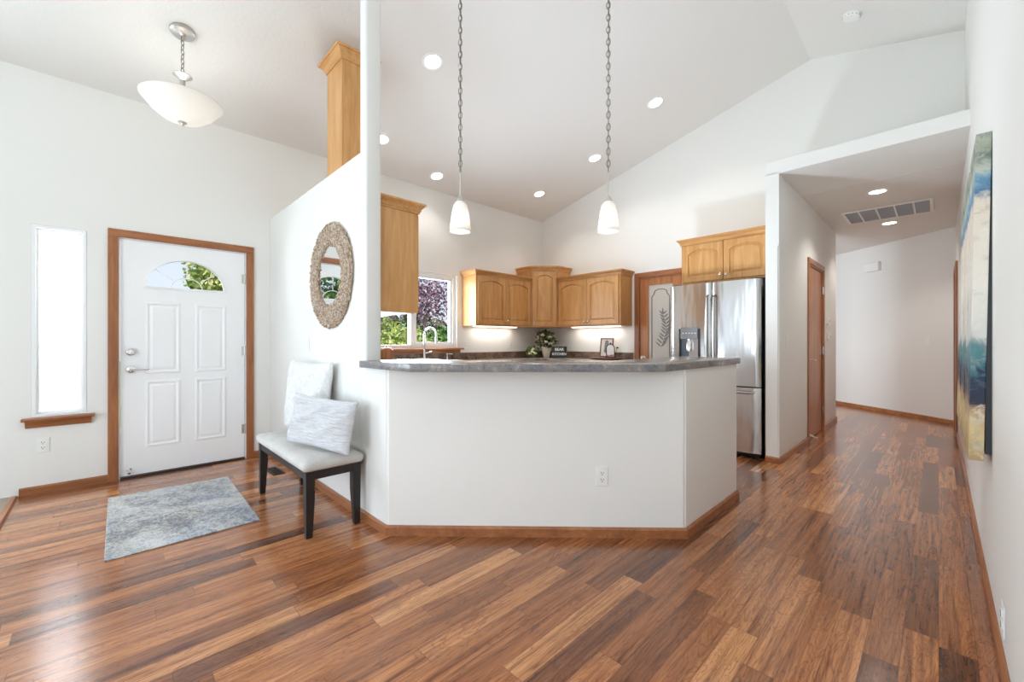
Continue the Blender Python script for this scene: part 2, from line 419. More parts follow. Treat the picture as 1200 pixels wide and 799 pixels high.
M['bark'] = plain('tree_bark', lin(84, 70, 60), 0.9, bump=0.6, bscale=40, var=0.3)
t = NT('lawn'); f = t.noise(t.obj(), 30, 5); t.set(color=t.ramp(f, [(0.3, lin(78, 108, 52)), (0.7, lin(130, 156, 84))]), rough=0.9); M['lawn'] = t.m
M['concrete'] = plain('porch_concrete', lin(176, 174, 170), 0.85, bump=0.2, bscale=60, var=0.12)

# ------------------------------------------------------------------ room shell
XD, XR, YK, YB = -4.86, 0.165, 5.474, -3.8
EAVE, RX = 3.26, -0.97
RZ = EAVE+0.25*(RX-XD)
XRz = RZ-0.25*(XR-RX)
YP, XH, YH = 1.225, -1.07, 4.62
HC = 2.79

mb = MB(); mb.box(XD-0.15, -0.495, -0.05, XR+0.12, 10.6, 0.0); struct(mb.build('floor', M['floor']), 'brown wood plank laminate floor')
mb = MB(); mb.box(XD-0.15, YB-0.15, -0.05, XR+0.12, -0.495, 0.012); struct(mb.build('floor_carpet', M['carpet']), 'beige carpet behind the wood transition strip')
mb = MB(); mb.prism([(-0.512, 0.0), (-0.512, 0.012), (-0.503, 0.018), (-0.480, 0.018), (-0.470, 0.0)], XD+0.017, XR-0.017, M=Matrix(((0, 0, 1, 0), (1, 0, 0, 0), (0, 1, 0, 0), (0, 0, 0, 1))))
struct(mb.build('trim_1', M['trim_x']), 'wood transition strip between carpet and planks')

# left (entry and kitchen window) wall
DO = (0.072, 1.016, -0.02, 2.068)
SL = (-0.41, -0.11, 0.59, 2.08)
KW = (2.27, 3.63, 1.062, 2.125)
RW = (-3.4, -1.0, 0.6, 2.35)
mb = wall_panel('x', XD, -0.15, YB-0.15, YK+0.15, -0.02, EAVE+0.02, [DO, SL, KW, RW]); struct(mb.build('wall_left', M['wall']), 'white wall with the front door and the kitchen window')
mb = wall_panel('x', XR, 0.12, YB-0.15, 8.75, -0.02, 4.4); struct(mb.build('wall_right', M['wall']), 'long white wall at the right edge')
# gable wall behind the refrigerator
def gable(y0, y1, holes=()):
    mb = wall_panel('y', y0, y1-y0, XD-0.15, XR+0.12, -0.02, EAVE+0.02, holes)
    Mx = Matrix(((1, 0, 0, 0), (0, 0, 1, 0), (0, 1, 0, 0), (0, 0, 0, 1)))
    mb.prism([(XD-0.15, EAVE+0.02), (XR+0.12, EAVE+0.02), (XR+0.12, XRz), (RX, RZ+0.03)], y0, y1, M=Mx)
    return mb
PO = (-2.995, -2.385, -0.02, 2.075)
HO = (XH-0.06, XR+0.12, -0.02, HC+0.06)
mb = gable(YK, YK+0.12, [PO, HO]); struct(mb.build('wall_kitchen', M['wall']), 'tall white gable wall behind the refrigerator')
BW1, BW2 = (-4.35, -2.45, 0.2, 2.5), (-2.15, -0.25, 0.2, 2.5)
mb = gable(YB, YB-0.12, [BW1, BW2]); struct(mb.build('wall_back', M['wall']))
# vaulted ceiling
mb = MB()
y0, y1 = YB-0.2, YK+0.13
zl = EAVE-0.25*0.2; zr = RZ-0.25*(XR+0.13-RX)
mb.prism([(XD-0.2, zl), (RX, RZ), (XR+0.13, zr), (XR+0.13, zr+0.12), (RX, RZ+0.13), (XD-0.2, zl+0.12)], y0, y1, M=Matrix(((1, 0, 0, 0), (0, 0, 1, 0), (0, 1, 0, 0), (0, 0, 0, 1))))
struct(mb.build('ceiling', M['ceil']), 'white textured vaulted ceiling')
# hall: dropped box with its own ceiling
mb = MB(); mb.box(XH-0.114, YH, HC, XR+0.12, YK+0.07, HC+0.125, 0.006); struct(mb.build('trim_2', M['wall']), 'white boxed header over the hall opening')
mb = MB(); mb.box(-3.2, YK+0.0701, HC, XR+0.12, 10.7, HC+0.1); struct(mb.build('ceiling_hall', M['ceil']), 'flat hall ceiling beyond the opening')
mb = wall_panel('x', XH, -0.114, YH, 7.78, -0.02, HC+0.01, [(5.925, 6.755, -0.05, 2.09)]); bmesh.ops.bevel(mb.bm, geom=[e for e in mb.bm.edges if abs(e.verts[0].co.z-e.verts[1].co.z) > 2 and min(abs(e.verts[0].co.y-YH), abs(e.verts[0].co.y-7.78)) < 0.01], offset=0.012, segments=3, affect='EDGES')
struct(mb.build('wall_hall', M['wall'], smooth=True), 'white wall end between refrigerator and hall')
# far hall wall runs at an angle
F0, F1 = Vector((-1.335, 9.80, 0)), Vector((0.165, 8.562, 0))
fd = (F1-F0).normalized(); fn = Vector((-fd.y, fd.x, 0)); fn = fn if fn.y > 0 else -fn
Fa = F0-fd*1.0; Fb = F1+fd*0.15
mb = MB(); mb.prism([(Fa.x, Fa.y), (Fb.x, Fb.y), (Fb.x+fn.x*0.12, Fb.y+fn.y*0.12), (Fa.x+fn.x*0.12, Fa.y+fn.y*0.12)], -0.02, HC+0.01); struct(mb.build('wall_far', M['wall']), 'angled white wall at the end of the hall')
mb = wall_panel('x', -3.1, -0.12, YK+0.12, 10.6, -0.02, HC+0.01); struct(mb.build('wall_side_room', M['wall']))
mb = wall_panel('y', 10.55, 0.12, -3.2, -1.6, -0.02, HC+0.01); struct(mb.build('wall_side_room_end', M['wall']))
# partition between entry and kitchen, with the slender post to the ceiling
mb = MB()
mb.box(XD+0.001, YP, -0.01, -2.72, YP+0.11, 2.45, 0.008)
struct(mb.build('wall_partition', M['wall'], smooth=True), 'white eight foot partition holding the round mirror')
mb = MB()
pz = EAVE+0.25*(-2.72-XD)
pts = []
x0, x1, yy0, yy1, rr = -2.726, -2.63, YP, YP+0.11, 0.016
for cx, cy, a0 in ((x1-rr, yy0+rr, -90), (x1-rr, yy1-rr, 0), (x0+rr, yy1-rr, 90), (x0+rr, yy0+rr, 180)):
    for k in range(5):
        an = math.radians(a0+k*22.5); pts.append((cx+rr*math.cos(an), cy+rr*math.sin(an)))
mb.prism(pts, -0.01, pz+0.015)
struct(mb.build('trim_3', M['wall'], smooth=True), 'slender white post rising to the ceiling at the bar')
mb = MB()
mb.prism([(-2.635, 1.225), (-2.345, 1.225), (-1.06, 2.484), (-1.06, 3.40), (-1.18, 3.40), (-1.18, 2.533), (-2.394, 1.335), (-2.635, 1.335)], -0.01, 1.0101)
bmesh.ops.bevel(mb.bm, geom=[e for e in mb.bm.edges if abs(e.verts[0].co.z-e.verts[1].co.z) > 0.5 and e.verts[0].co.x > -2.6], offset=0.012, segments=3, affect='EDGES')
struct(mb.build('wall_peninsula', M['wall'], smooth=True), 'white low wall under the raised bar top')
# raised bar top
mb = MB()
mb.prism([(-2.60, 1.165), (-2.02, 1.19), (-1.042, 2.19), (-1.042, 3.42), (-1.48, 3.42), (-1.48, 2.37), (-2.2, 1.65), (-2.60, 1.65)], 1.0102, 1.0535, 0.004)
tag(mb.build('bar_top', M['counter'], smooth=True), 'slate grey laminate raised bar top on the white low wall', 'countertop')

# baseboards
def base(name, pts, mat_axis, side=1, h=0.062, d=0.014):
    """profile swept along a polyline; side: +1 thickness to the left of travel"""
    prof = [(0, 0), (d, 0), (d, h-0.012), (d*0.45, h), (0, h)]
    P_ = [Vector((p[0], p[1], 0)) for p in pts]; loops_ = []
    for i, p in enumerate(P_):
        dirs = []
        if i > 0: dirs.append((p-P_[i-1]).normalized())
        if i < len(P_)-1: dirs.append((P_[i+1]-p).normalized())
        nn = [Vector((-q.y, q.x, 0))*side for q in dirs]
        nv = nn[0] if len(nn) == 1 else (nn[0]+nn[1])/(1+nn[0].dot(nn[1]))
        loops_.append([(p+nv*a+Vector((0, 0, b)))[:] for a, b in prof])
    mb = MB(); mb.loops(loops_, True, True)
    return struct(mb.build(name, M['trim_'+mat_axis]), None)
base('baseboard_left', [(XD, -0.47), (XD, 0.0125)], 'y', -1)
base('baseboard_entry', [(XD, 1.0755), (XD, YP-0.001)], 'y', -1)
base('baseboard_partition', [(XD+0.015, YP), (-2.345, YP), (-1.06, 2.484), (-1.06, 3.40), (-1.13, 3.40)], 'x', -1)
base('baseboard_hall', [(XH-0.114, YH), (XH, YH), (XH, 5.862)], 'y', -1)
base('baseboard_hall_end', [(XH, 6.818), (XH, 7.78), (XH-0.1, 7.78)], 'y', -1)
base('baseboard_far', [(Fa.x, Fa.y), (F1.x-0.016*fd.x, F1.y-0.016*fd.y)], 'x', -1)
base('baseboard_right', [(XR, -0.47), (XR, 7.45)], 'y', 1)

# ------------------------------------------------------------------ doors and windows
def casing_y(name, parent, Y0, Y1, Z1, x, d=0.018, w=0.066, mat='trim_z', right_visible=True):
    """casing on a wall x=const facing +x"""
    mb = MB(); mb.box(x, Y0, 0, x+d, Y0+w, Z1-w, 0.004); mb.box(x, Y1-w, 0, x+d, Y1, Z1-w, 0.004)
    o = mb.build(name, M['trim_z'], parent)
    mb = MB(); mb.box(x, Y0, Z1-w, x+d, Y1, Z1, 0.004); mb.build('head_casing', M['trim_y'], parent); return o

# front door
D = struct(empty('door_1', (XD, 0.544, 0)), 'white front door with half round window and wood casing')
casing_y('side_casing', D, 0.012-0.544, 1.076-0.544, 2.127, 0.0)
mb = MB()
for a, b in ((DO[0]+0.001, DO[0]+0.014), (DO[1]-0.014, DO[1]-0.001)): mb.box(-0.148, a-0.544, 0.0, 0.0005, b-0.544, 2.06)
mb.box(-0.148, DO[0]+0.001-0.544, 2.055, 0.0005, DO[1]-0.001-0.544, 2.067)
mb.build('jamb', M['white'], D)
mb = MB(); mb.box(-0.15, -0.455, 0.0, 0.02, 0.455, 0.016, 0.003); mb.build('threshold', M['bronze'], D)
# slab with fan-shaped hole
xf, xb = -0.012, -0.054
HW = 0.4535
def fanpts(w, h, zc, n=20, yc=-0.002):
    return [(yc+w, zc)]+[(yc+w*math.cos(PI*k/n), zc+h*math.sin(PI*k/n)) for k in range(1, n)]+[(yc-w, zc)]
def rectpts(n=20, z0=1.56, z1=2.052):
    out = [(HW, z0)]
    for k in range(1, n):
        a = PI*k/n; c_, s_ = math.cos(a), math.sin(a)
        out.append((HW*max(-1, min(1, c_*1.6)), z0+(z1-z0)*min(1, s_*1.9)))
    return out+[(-HW, z0)]
mb = MB()
mb.box(xb, -HW, 0.02, xf, HW, 1.56)
hole = fanpts(0.300, 0.268, 1.652); rect = rectpts()
front = [[(xf, p[0], p[1]) for p in rect], [(xf, p[0], p[1]) for p in hole], [(xb, p[0], p[1]) for p in hole], [(xb, p[0], p[1]) for p in rect]]
mb.loops(front+[front[0]], False, False)
slab = mb.build('door_slab', M['door_white'], D)
def emboss_rect(mb, y0, y1, z0, z1, x, prof):
    lps = []
    for ins, hgt in prof: lps.append([(x+hgt, y0+ins, z0+ins), (x+hgt, y1-ins, z0+ins), (x+hgt, y1-ins, z1-ins), (x+hgt, y0+ins, z1-ins)])
    mb.loops(lps)
for (ya, yb_) in ((-0.295, -0.052), (0.056, 0.299)):
    for (za, zb) in ((0.245, 0.83), (0.892, 1.525)):
        mb = MB(); emboss_rect(mb, ya, yb_, za, zb, xf, [(0, 0), (0.004, 0.006), (0.016, 0.008), (0.026, 0.001), (0.034, 0.0005), (0.05, 0.006)])
        mb.build('raised_panel', M['door_white'], slab)
# fan light: rim, muntins, glass
fw = MB()
o_, i_ = fanpts(0.312, 0.280, 1.644), fanpts(0.286, 0.254, 1.664)
fw.loops([[(xf, *p) for p in o_], [(xf+0.010, *p) for p in o_], [(xf+0.012, *p) for p in i_], [(xb-0.002, *p) for p in i_]], False, False)
fan = fw.build('fanlight_rim', M['white'], slab)
mu = MB()
zc = 1.664
for a, r0, r1 in ((90, 0.36, 1), (38, 0.42, 1), (142, 0.42, 1)):
    c_, s_ = math.cos(math.radians(a)), math.sin(math.radians(a))
    mu.tube([(xf-0.012, -0.002+0.286*r0*c_, zc+0.254*r0*s_), (xf-0.012, -0.002+0.286*r1*c_, zc+0.254*r1*s_)], 0.0045, 6)
mu.tube([(xf-0.012, -0.002+0.115*math.cos(PI*k/14), zc+0.095*math.sin(PI*k/14)) for k in range(15)], 0.0045, 6)
mu.build('muntin', M['white'], fan)
g = MB(); ip = fanpts(0.290, 0.258, 1.660)
g.loops([[(xf-0.022, *p) for p in ip]], False, True); g.build('fan_glass', M['glass'], fan)
# hardware
def rosette(parent, y, z, lever):
    R_ = Matrix.Translation((xf, y, z)) @ Matrix.Rotation(PI/2, 4, 'Y')
    mb = MB(); mb.lathe([(0.034, 0), (0.034, 0.006), (0.028, 0.014), (0.016, 0.018), (0.012, 0.02)], 24, R_)
    if lever: mb.lathe([(0.011, 0.018), (0.011, 0.05)], 12, R_)
    else: mb.lathe([(0.012, 0.018), (0.024, 0.022), (0.026, 0.03), (0.02, 0.036), (0, 0.037)], 20, R_)
    h_ = mb.build('door_lever' if lever else 'deadbolt', M['chrome'], parent, smooth=True)
    if lever:
        mb = MB(); mb.tube([(xf+0.048, y-0.008, z), (xf+0.052, y+0.02, z+0.003), (xf+0.05, y+0.06, z), (xf+0.048, y+0.10, z-0.004), (xf+0.046, y+0.122, z+0.0)], [0.011, 0.010, 0.008, 0.007, 0.005], 10); mb.build('lever_arm', M['chrome'], h_, smooth=True)
    else:
        mb = MB(); mb.box(xf+0.036, y-0.004, z-0.016, xf+0.05, y+0.004, z+0.016, 0.003); mb.build('thumb_turn', M['chrome'], h_, smooth=True)
rosette(slab, -0.390, 1.085, False); rosette(slab, -0.390, 0.935, True)
for z in (0.30, 1.08, 1.80):
    mb = MB(); mb.tube([(xf+0.010, 0.4575, z-0.05), (xf+0.010, 0.4575, z+0.05)], 0.006, 8); mb.box(xf+0.0, 0.43, z-0.045, xf+0.003, 0.4535, z+0.045); mb.build('hinge', M['nickel'], D)
mb = MB(); mb.lathe([(0.016, 0), (0.016, 0.006), (0.008, 0.012), (0.006, 0.04), (0.011, 0.042), (0.011, 0.055), (0, 0.056)], 14, Matrix.Translation((xf, -0.40, 0.075)) @ Matrix.Rotation(PI/2+0.5, 4, 'Y')); mb.build('door_stop', M['chrome'], slab, smooth=True)

# sidelight window
w = struct(empty('window_1', (XD, -0.26, 0.59)), 'narrow frosted sidelight left of the front door')
hw, hh = 0.149, 1.489
def ring_frame(y0, y1, z0, z1, wd, x0, x1, bev=0.003):
    mb = MB(); mb.box(x0, y0, z0, x1, y0+wd, z1, bev); mb.box(x0, y1-wd, z0, x1, y1, z1, bev)
    mb.box(x0, y0+wd, z0, x1, y1-wd, z0+wd, bev); mb.box(x0, y0+wd, z1-wd, x1, y1-wd, z1, bev); return mb
mb = ring_frame(-hw, hw, 0.001, hh, 0.024, -0.10, 0.002); fr_ = mb.build('window_frame', M['white'], w)
mb = ring_frame(-hw+0.024, hw-0.024, 0.025, hh-0.024, 0.014, -0.09, -0.035); mb.build('glazing_bead', M['white'], fr_)
mb = MB(); mb.quad([(-0.06, -hw+0.03, 0.03), (-0.06, hw-0.03, 0.03), (-0.06, hw-0.03, hh-0.03), (-0.06, -hw+0.03, hh-0.03)]); mb.build('frosted_pane', M['frost'], w)
mb = MB(); mb.box(-0.01, -0.198, -0.022, 0.06, 0.198, -0.0005, 0.005)
mb.prism([(0.001, -0.023), (0.05, -0.023), (0.03, -0.05), (0.018, -0.075), (0.001, -0.08)], -0.178, 0.178, M=Matrix(((1, 0, 0, 0), (0, 0, 1, 0), (0, 1, 0, 0), (0, 0, 0, 1))))
mb.build('window_sill', M['trim_y'], w)

# kitchen window
w = struct(empty('window_2', (XD, 2.95, KW[2])), 'white sliding window over the kitchen sink')
k0, k1, kz = KW[0]-2.95+0.001, KW[1]-2.95-0.001, KW[3]-KW[2]-0.001
mb = ring_frame(k0, k1, 0.018, kz, 0.05, -0.12, -0.03); fr_ = mb.build('window_frame', M['white'], w)
mb = MB(); mb.box(-0.115, -0.05, 0.068, -0.035, 0.008, kz-0.05, 0.003); mb.build('mullion', M['white'], fr_)
mb = ring_frame(0.008, k1-0.05, 0.068, kz-0.05, 0.035, -0.10, -0.05); mb.build('sash', M['white'], fr_)
mb = MB(); mb.quad([(-0.075, k0+0.04, 0.06), (-0.075, k1-0.04, 0.06), (-0.075, k1-0.04, kz-0.04), (-0.075, k0+0.04, kz-0.04)]); mb.build('pane', M['glass'], w)
mb = MB(); mb.box(-0.03, k0-0.0, 0.0005, 0.0, k1, 0.018); mb.box(0.0005, k0-0.075, -0.004, 0.075, k1+0.08, 0.018, 0.005)
mb.box(0.0005, k0-0.05, -0.05, 0.018, k1+0.055, -0.005, 0.003); mb.build('window_sill', M['trim_y'], w)

# great-room windows behind the camera
w = struct(empty('window_3', (XD, -2.2, 0.6)), 'wide white window in the carpeted room')
mb = ring_frame(-1.199, 1.199, 0.001, 1.749, 0.05, -0.12, -0.02); mb.box(-0.11, -0.025, 0.05, -0.03, 0.025, 1.70); mb.build('window_frame', M['white'], w)
for k, (a, b, c_, d_) in enumerate((BW1, BW2)):
    w = struct(empty('window_%d' % (4+k), ((a+b)/2, YB, c_)), 'tall white window in the back wall')
    mb = MB(); q = (b-a)/2-0.001; zz = d_-c_-0.001
    for (u0, u1, v0, v1) in ((-q, -q+0.05, 0.001, zz), (q-0.05, q, 0.001, zz), (-q+0.05, q-0.05, 0.001, 0.05), (-q+0.05, q-0.05, zz-0.05, zz), (-0.025, 0.025, 0.05, zz-0.05)):
        mb.box(u0, -0.11, v0, u1, -0.03, v1)
    mb.build('window_frame', M['white'], w)

# pantry door (glass with an etched sprig)
P = struct(empty('door_2', (-2.69, YK, 0)), 'pantry door with frosted glass etched with a leafy sprig')
mb = MB(); mb.box(-0.377, -0.018, 0, -0.311, -0.0005, 2.084, 0.004); mb.box(0.311, -0.018, 0, 0.377, -0.0005, 2.084, 0.004); mb.build('side_casing', M['trim_z'], P)
mb = MB(); mb.box(-0.377, -0.018, 2.084, 0.377, -0.0005, 2.15, 0.004); mb.build('head_casing', M['trim_x'], P)
mb = MB(); mb.box(-0.3045, -0.0003, 0, -0.3025, 0.11, 2.073); mb.box(-0.311, -0.012, 0, -0.3022, -0.0005, 2.084); mb.box(0.3022, -0.012, 0, 0.311, -0.0005, 2.084); mb.box(-0.311, -0.012, 2.0705, 0.311, -0.0005, 2.084); mb.build('jamb', M['trim_z'], P)
mb = MB(); mb.box(-0.302, 0.012, 0.01, -0.175, 0.05, 2.07, 0.003); mb.box(0.175, 0.012, 0.01, 0.302, 0.05, 2.07, 0.003); st = mb.build('door_stile', M['door_wood'], P)
mb = MB(); mb.box(-0.174, 0.012, 1.965, 0.174, 0.05, 2.07, 0.003); mb.box(-0.174, 0.012, 0.01, 0.174, 0.05, 0.25, 0.003); mb.build('door_rail', M['door_wood'], P)
mb = MB(); mb.box(-0.176, 0.027, 0.248, 0.176, 0.033, 1.967); gl_ = mb.build('door_glass', M['pantry_glass'], P)
mb = MB()
def band(pts, w_):
    for p, q in zip(pts, pts[1:]): mb.tube([(p[0], 0.0265, p[1]), (q[0], 0.0265, q[1])], w_, 6)
xx, zt, zb = 0.128, 1.90, 0.32
corner = [(-xx, zb), (-xx, zt-0.10), (-xx+0.03, zt-0.07), (-xx+0.045, zt-0.02), (-xx+0.09, zt)]
band(corner+[(-p[0], p[1]) for p in corner[::-1]], 0.007)
mb.build('etched_border', M['etch'], gl_)
mb = MB(); rnd = random.Random(3)
def leaf2(mb, x, z, a, L_, w_, y=0.0255):
    ca, sa = math.cos(a), math.sin(a); pts_ = []
    for t_, s_ in ((0, 0), (0.3, 1), (0.65, 0.75), (1, 0), (0.65, -0.75), (0.3, -1)):
        pts_.append((x+ca*L_*t_-sa*w_*s_, y, z+sa*L_*t_+ca*w_*s_))
    mb.quad(pts_)
stem_ = [(0.03+0.05*math.sin(k*0.35-0.4), 1.10+0.045*k) for k in range(11)]
for p, q in zip(stem_, stem_[1:]): mb.tube([(p[0], 0.0262, p[1]), (q[0], 0.0262, q[1])], 0.003, 5)
for k, p in enumerate(stem_):
    for sgn in (-1, 1): leaf2(mb, p[0], p[1], PI/2+sgn*(0.75+0.2*rnd.random()), 0.12-0.004*k, 0.012)
leaf2(mb, *stem_[-1], PI/2, 0.1, 0.012)
mb.build('etched_sprig', M['etch'], gl_)
mb = MB(); mb.lathe([(0.026, 0), (0.026, 0.005), (0.011, 0.012), (0.011, 0.03), (0.025, 0.04), (0.027, 0.052), (0.018, 0.062), (0, 0.063)], 18, Matrix.Translation((-0.243, 0.012, 0.945)) @ Matrix.Rotation(PI/2, 4, 'X')); mb.build('door_knob', M['nickel'], st, smooth=True)

# hall door on the left hall wall
H = struct(empty('door_3', (XH, 6.34, 0)), 'narrow looking brown wood door in the hall')
casing_y('side_casing', H, 5.855-6.34, 6.825-6.34, 2.16, 0.0, 0.018, 0.066)
mb = MB(); mb.box(-0.11, 5.9255-6.34, 0.0, 0.0005, 5.94-6.34, 2.075); mb.box(-0.11, 6.74-6.34, 0.0, 0.0005, 6.7545-6.34, 2.075); mb.box(-0.11, 5.94-6.34, 2.075, 0.0005, 6.74-6.34, 2.0895); mb.build('jamb', M['trim_z'], H)
mb = MB(); mb.box(-0.045, 5.943-6.34, 0.012, -0.008, 6.737-6.34, 2.072, 0.002); sl_ = mb.build('door_slab', M['door_wood'], H)
mb = MB(); mb.lathe([(0.03, 0), (0.03, 0.006), (0.012, 0.012), (0.011, 0.045)], 16, Matrix.Translation((-0.008, 6.005-6.34, 0.95)) @ Matrix.Rotation(PI/2, 4, 'Y'))
mb.tube([(0.038, 6.0-6.34, 0.95), (0.042, 6.03-6.34, 0.952), (0.04, 6.12-6.34, 0.948)], [0.01, 0.009, 0.006], 8); mb.build('door_lever', M['nickel'], sl_, smooth=True)
for z in (0.27, 1.06, 1.84):
    mb = MB(); mb.tube([(0.012, 6.738-6.34, z-0.05), (0.012, 6.738-6.34, z+0.05)], 0.008, 8); mb.box(-0.007, 6.70-6.34, z-0.05, -0.004, 6.737-6.34, z+0.05); mb.build('hinge', M['chrome'], H)
mb = MB(); mb.tube([(-0.008, 6.02-6.34, 0.06), (0.05, 6.02-6.34, 0.035), (0.07, 6.02-6.34, 0.028)], [0.011, 0.008, 0.012], 8); mb.build('door_stop', M['nickel'], sl_, smooth=True)
# casing of the doorway in the right hall wall
R4 = struct(empty('door_4', (XR, 7.95, 0)), 'brown wood casing at the far end of the right wall')
mb = MB(); mb.box(-0.022, -0.46, 0, -0.0005, -0.39, 2.10, 0.004); mb.box(-0.022, 0.39, 0, -0.0005, 0.46, 2.10, 0.004); mb.build('side_casing', M['trim_z'], R4)
mb = MB(); mb.box(-0.022, -0.46, 2.10, -0.0005, 0.46, 2.168, 0.004); mb.build('head_casing', M['trim_y'], R4)
mb = MB(); mb.box(-0.010, -0.389, 0.01, -0.0005, 0.389, 2.099, 0.002); mb.build('door_slab', M['door_wood'], R4)

# ------------------------------------------------------------------ kitchen cabinets
def cab_door(parent, w, z0, z1, x0, y=0.0, arch=0.055, knob=None, axis='z'):
    """raised arched panel door on the plane y (facing -y), x from x0 to x0+w, local coords"""
    th = 0.02; fr_ = 0.058
    n = 12
    def outline(ins, depth):
        a, b = x0+fr_+ins, x0+w-fr_-ins; zb_, zs = z0+fr_+ins, z1-fr_-arch-ins
        out = [(a, y-th+depth, zb_), (b, y-th+depth, zb_)]
        for k in range(n+1):
            u = 1-2*k/n
            out.append(((a+b)/2+(b-a)/2*u, y-th+depth, zs+arch*(1-u*u)))
        return out
    def outer(d, yy_):
        out = [(x0+d, yy_, z0+d), (x0+w-d, yy_, z0+d)]
        for k in range(n+1): out.append((x0+d+(w-2*d)*(1-k/n), yy_, z1-d))
        return out
    mb = MB()
    mb.loops([outer(0, y), outer(0, y-th+0.004), outer(0.004, y-th), outline(0, 0), outline(0.003, 0.014), outline(0.011, 0.014), outline(0.034, 0.003)], True, True)
    d_ = mb.build('cabinet_door', M['cab_'+axis], parent)
    if knob:
        kx = x0+0.028 if knob == 'l' else x0+w-0.028
        mb = MB(); mb.lathe([(0.006, 0), (0.006, 0.012), (0.014, 0.018), (0.014, 0.024), (0.008, 0.029), (0, 0.03)], 14, Matrix.Translation((kx, y-th, z0+0.05)) @ Matrix.Rotation(PI/2, 4, 'X')); mb.build('knob', M['chrome'], d_, smooth=True)
    return d_

def crown(parent, pts, z0, z1, out, closed=False, name='crown_moulding', axis='x'):
    """moulding along polyline pts (local xy); outward = right of travel"""
    hh_ = z1-z0
    prof = [(0, z0), (0.009, z0), (0.009, z0+hh_*0.16), (0.014, z0+hh_*0.2), (out*0.45, z0+hh_*0.5), (out*0.78, z0+hh_*0.70), (out*0.80, z0+hh_*0.78), (out, z0+hh_*0.80), (out, z1), (-0.01, z1)]
    P_ = [Vector((p[0], p[1], 0)) for p in pts]; lps = []
    for i, p in enumerate(P_):
        dirs = []
        if i > 0: dirs.append((p-P_[i-1]).normalized())
        if i < len(P_)-1: dirs.append((P_[i+1]-p).normalized())
        nn = [Vector((q.y, -q.x, 0)) for q in dirs]
        nv = nn[0] if len(nn) == 1 else (nn[0]+nn[1])/(1+nn[0].dot(nn[1]))
        lps.append([(p+nv*a+Vector((0, 0, b)))[:] for a, b in prof])
    mb = MB(); mb.loops(lps, True, True); return mb.build(name, M['cab_'+axis], parent)

def upper_cabinet(label, loc, rz, w, d, z0, z1, ndoors, crown_h, sides='b', light=True, arch=0.05, knobs='mid', lamp=14):
    """local frame: back at y=0, front toward -y at y=-d, x 0..w"""
    t_ = thing('upper_cabinet', label, 'cabinet', loc, rz, 'maple wall cabinets')
    mb = MB(); mb.box(0, -d, z0, w, -0.001, z1, 0.002); mb.build('cabinet_body', M['cab_z'], t_)
    g = 0.004; ex = 0.024; dw = (w-2*ex-g*(ndoors-1))/ndoors
    for k in range(ndoors):
        kn = ('r' if k == 0 else 'l') if ndoors == 2 else knobs
        cab_door(t_, dw, z0+0.022, z1-0.03, ex+k*(dw+g), -d-0.0005, arch, kn)
    pts = [(0, -d), (w, -d)]
    if 'l' in sides: pts = [(0, 0)]+pts
    if 'r' in sides: pts = pts+[(w, 0)]
    crown(t_, pts, z1-0.025, z1-0.025+crown_h, 0.045)
    if light:
        mb = MB(); mb.box(w*0.12, -d*0.45, z0-0.009, w*0.88, -d*0.25, z0-0.0005, 0.002); u_ = mb.build('under_cabinet_light', M['under_glow'], t_)
        dl = bpy.data.lights.new('under_cabinet_lamp', 'AREA'); dl.shape = 'RECTANGLE'; dl.size = w*0.7; dl.size_y = 0.05; dl.energy = lamp*0.11; dl.color = (1, 0.95, 0.87)
        lo = bpy.data.objects.new('under_cabinet_lamp', dl); C.objects.link(lo); lo.parent = t_; lo.location = (w/2, -d*0.35, z0-0.02)
    return t_
ZB = 1.40
# left of corner, on the window wall (front faces +x)
upper_cabinet('maple two door wall cabinet nearest the kitchen window', (XD+0.001, 3.725, 0), PI/2, 1.125, 0.315, ZB, 2.14, 2, 0.07, 'l')
upper_cabinet('maple two door wall cabinet beside the pantry door', (-4.235, YK-0.001, 0), 0, 1.125, 0.315, ZB, 2.14, 2, 0.07, 'r')
# corner cabinet, taller, diagonal door
cc = thing('corner_cabinet', 'taller maple corner wall cabinet with single diagonal door', 'cabinet', (XD+0.001, YK-0.001, 0), 0, 'maple wall cabinets')
poly = [(0, 0), (0, -0.616), (0.315, -0.616), (0.616, -0.315), (0.616, 0)]
mb = MB(); mb.prism(poly, ZB, 2.32, 0.002); mb.build('cabinet_body', M['cab_z'], cc)
dg = empty('door_pivot', (0, 0, 0))
bpy.data.objects.remove(dg)
L45 = 0.301*math.sqrt(2)
d_ = cab_door(cc, L45-0.05, ZB+0.022, 2.29, 0.025, -0.0005, 0.05, 'l')
d_.matrix_local = Matrix.Translation((0.315, -0.616, 0)) @ Matrix.Rotation(PI/4, 4, 'Z')
crown(cc, [(0, -0.616), (0.315, -0.616), (0.616, -0.315), (0.616, 0)], 2.295, 2.37, 0.045)
# over the refrigerator
upper_cabinet('maple two door cabinet directly above the refrigerator', (-2.135, YK-0.001, 0), 0, 0.945, 0.57, 1.842, 2.325, 2, 0.07, 'l', False, 0.05)
# run on the kitchen side of the partition: end panel by the post
e = upper_cabinet('maple wall cabinet beside the white post, plain end panel showing', (-2.685, YP+0.112, 0), PI, 0.61, 0.315, 1.385, 2.14, 2, 0.07, 'l', False)
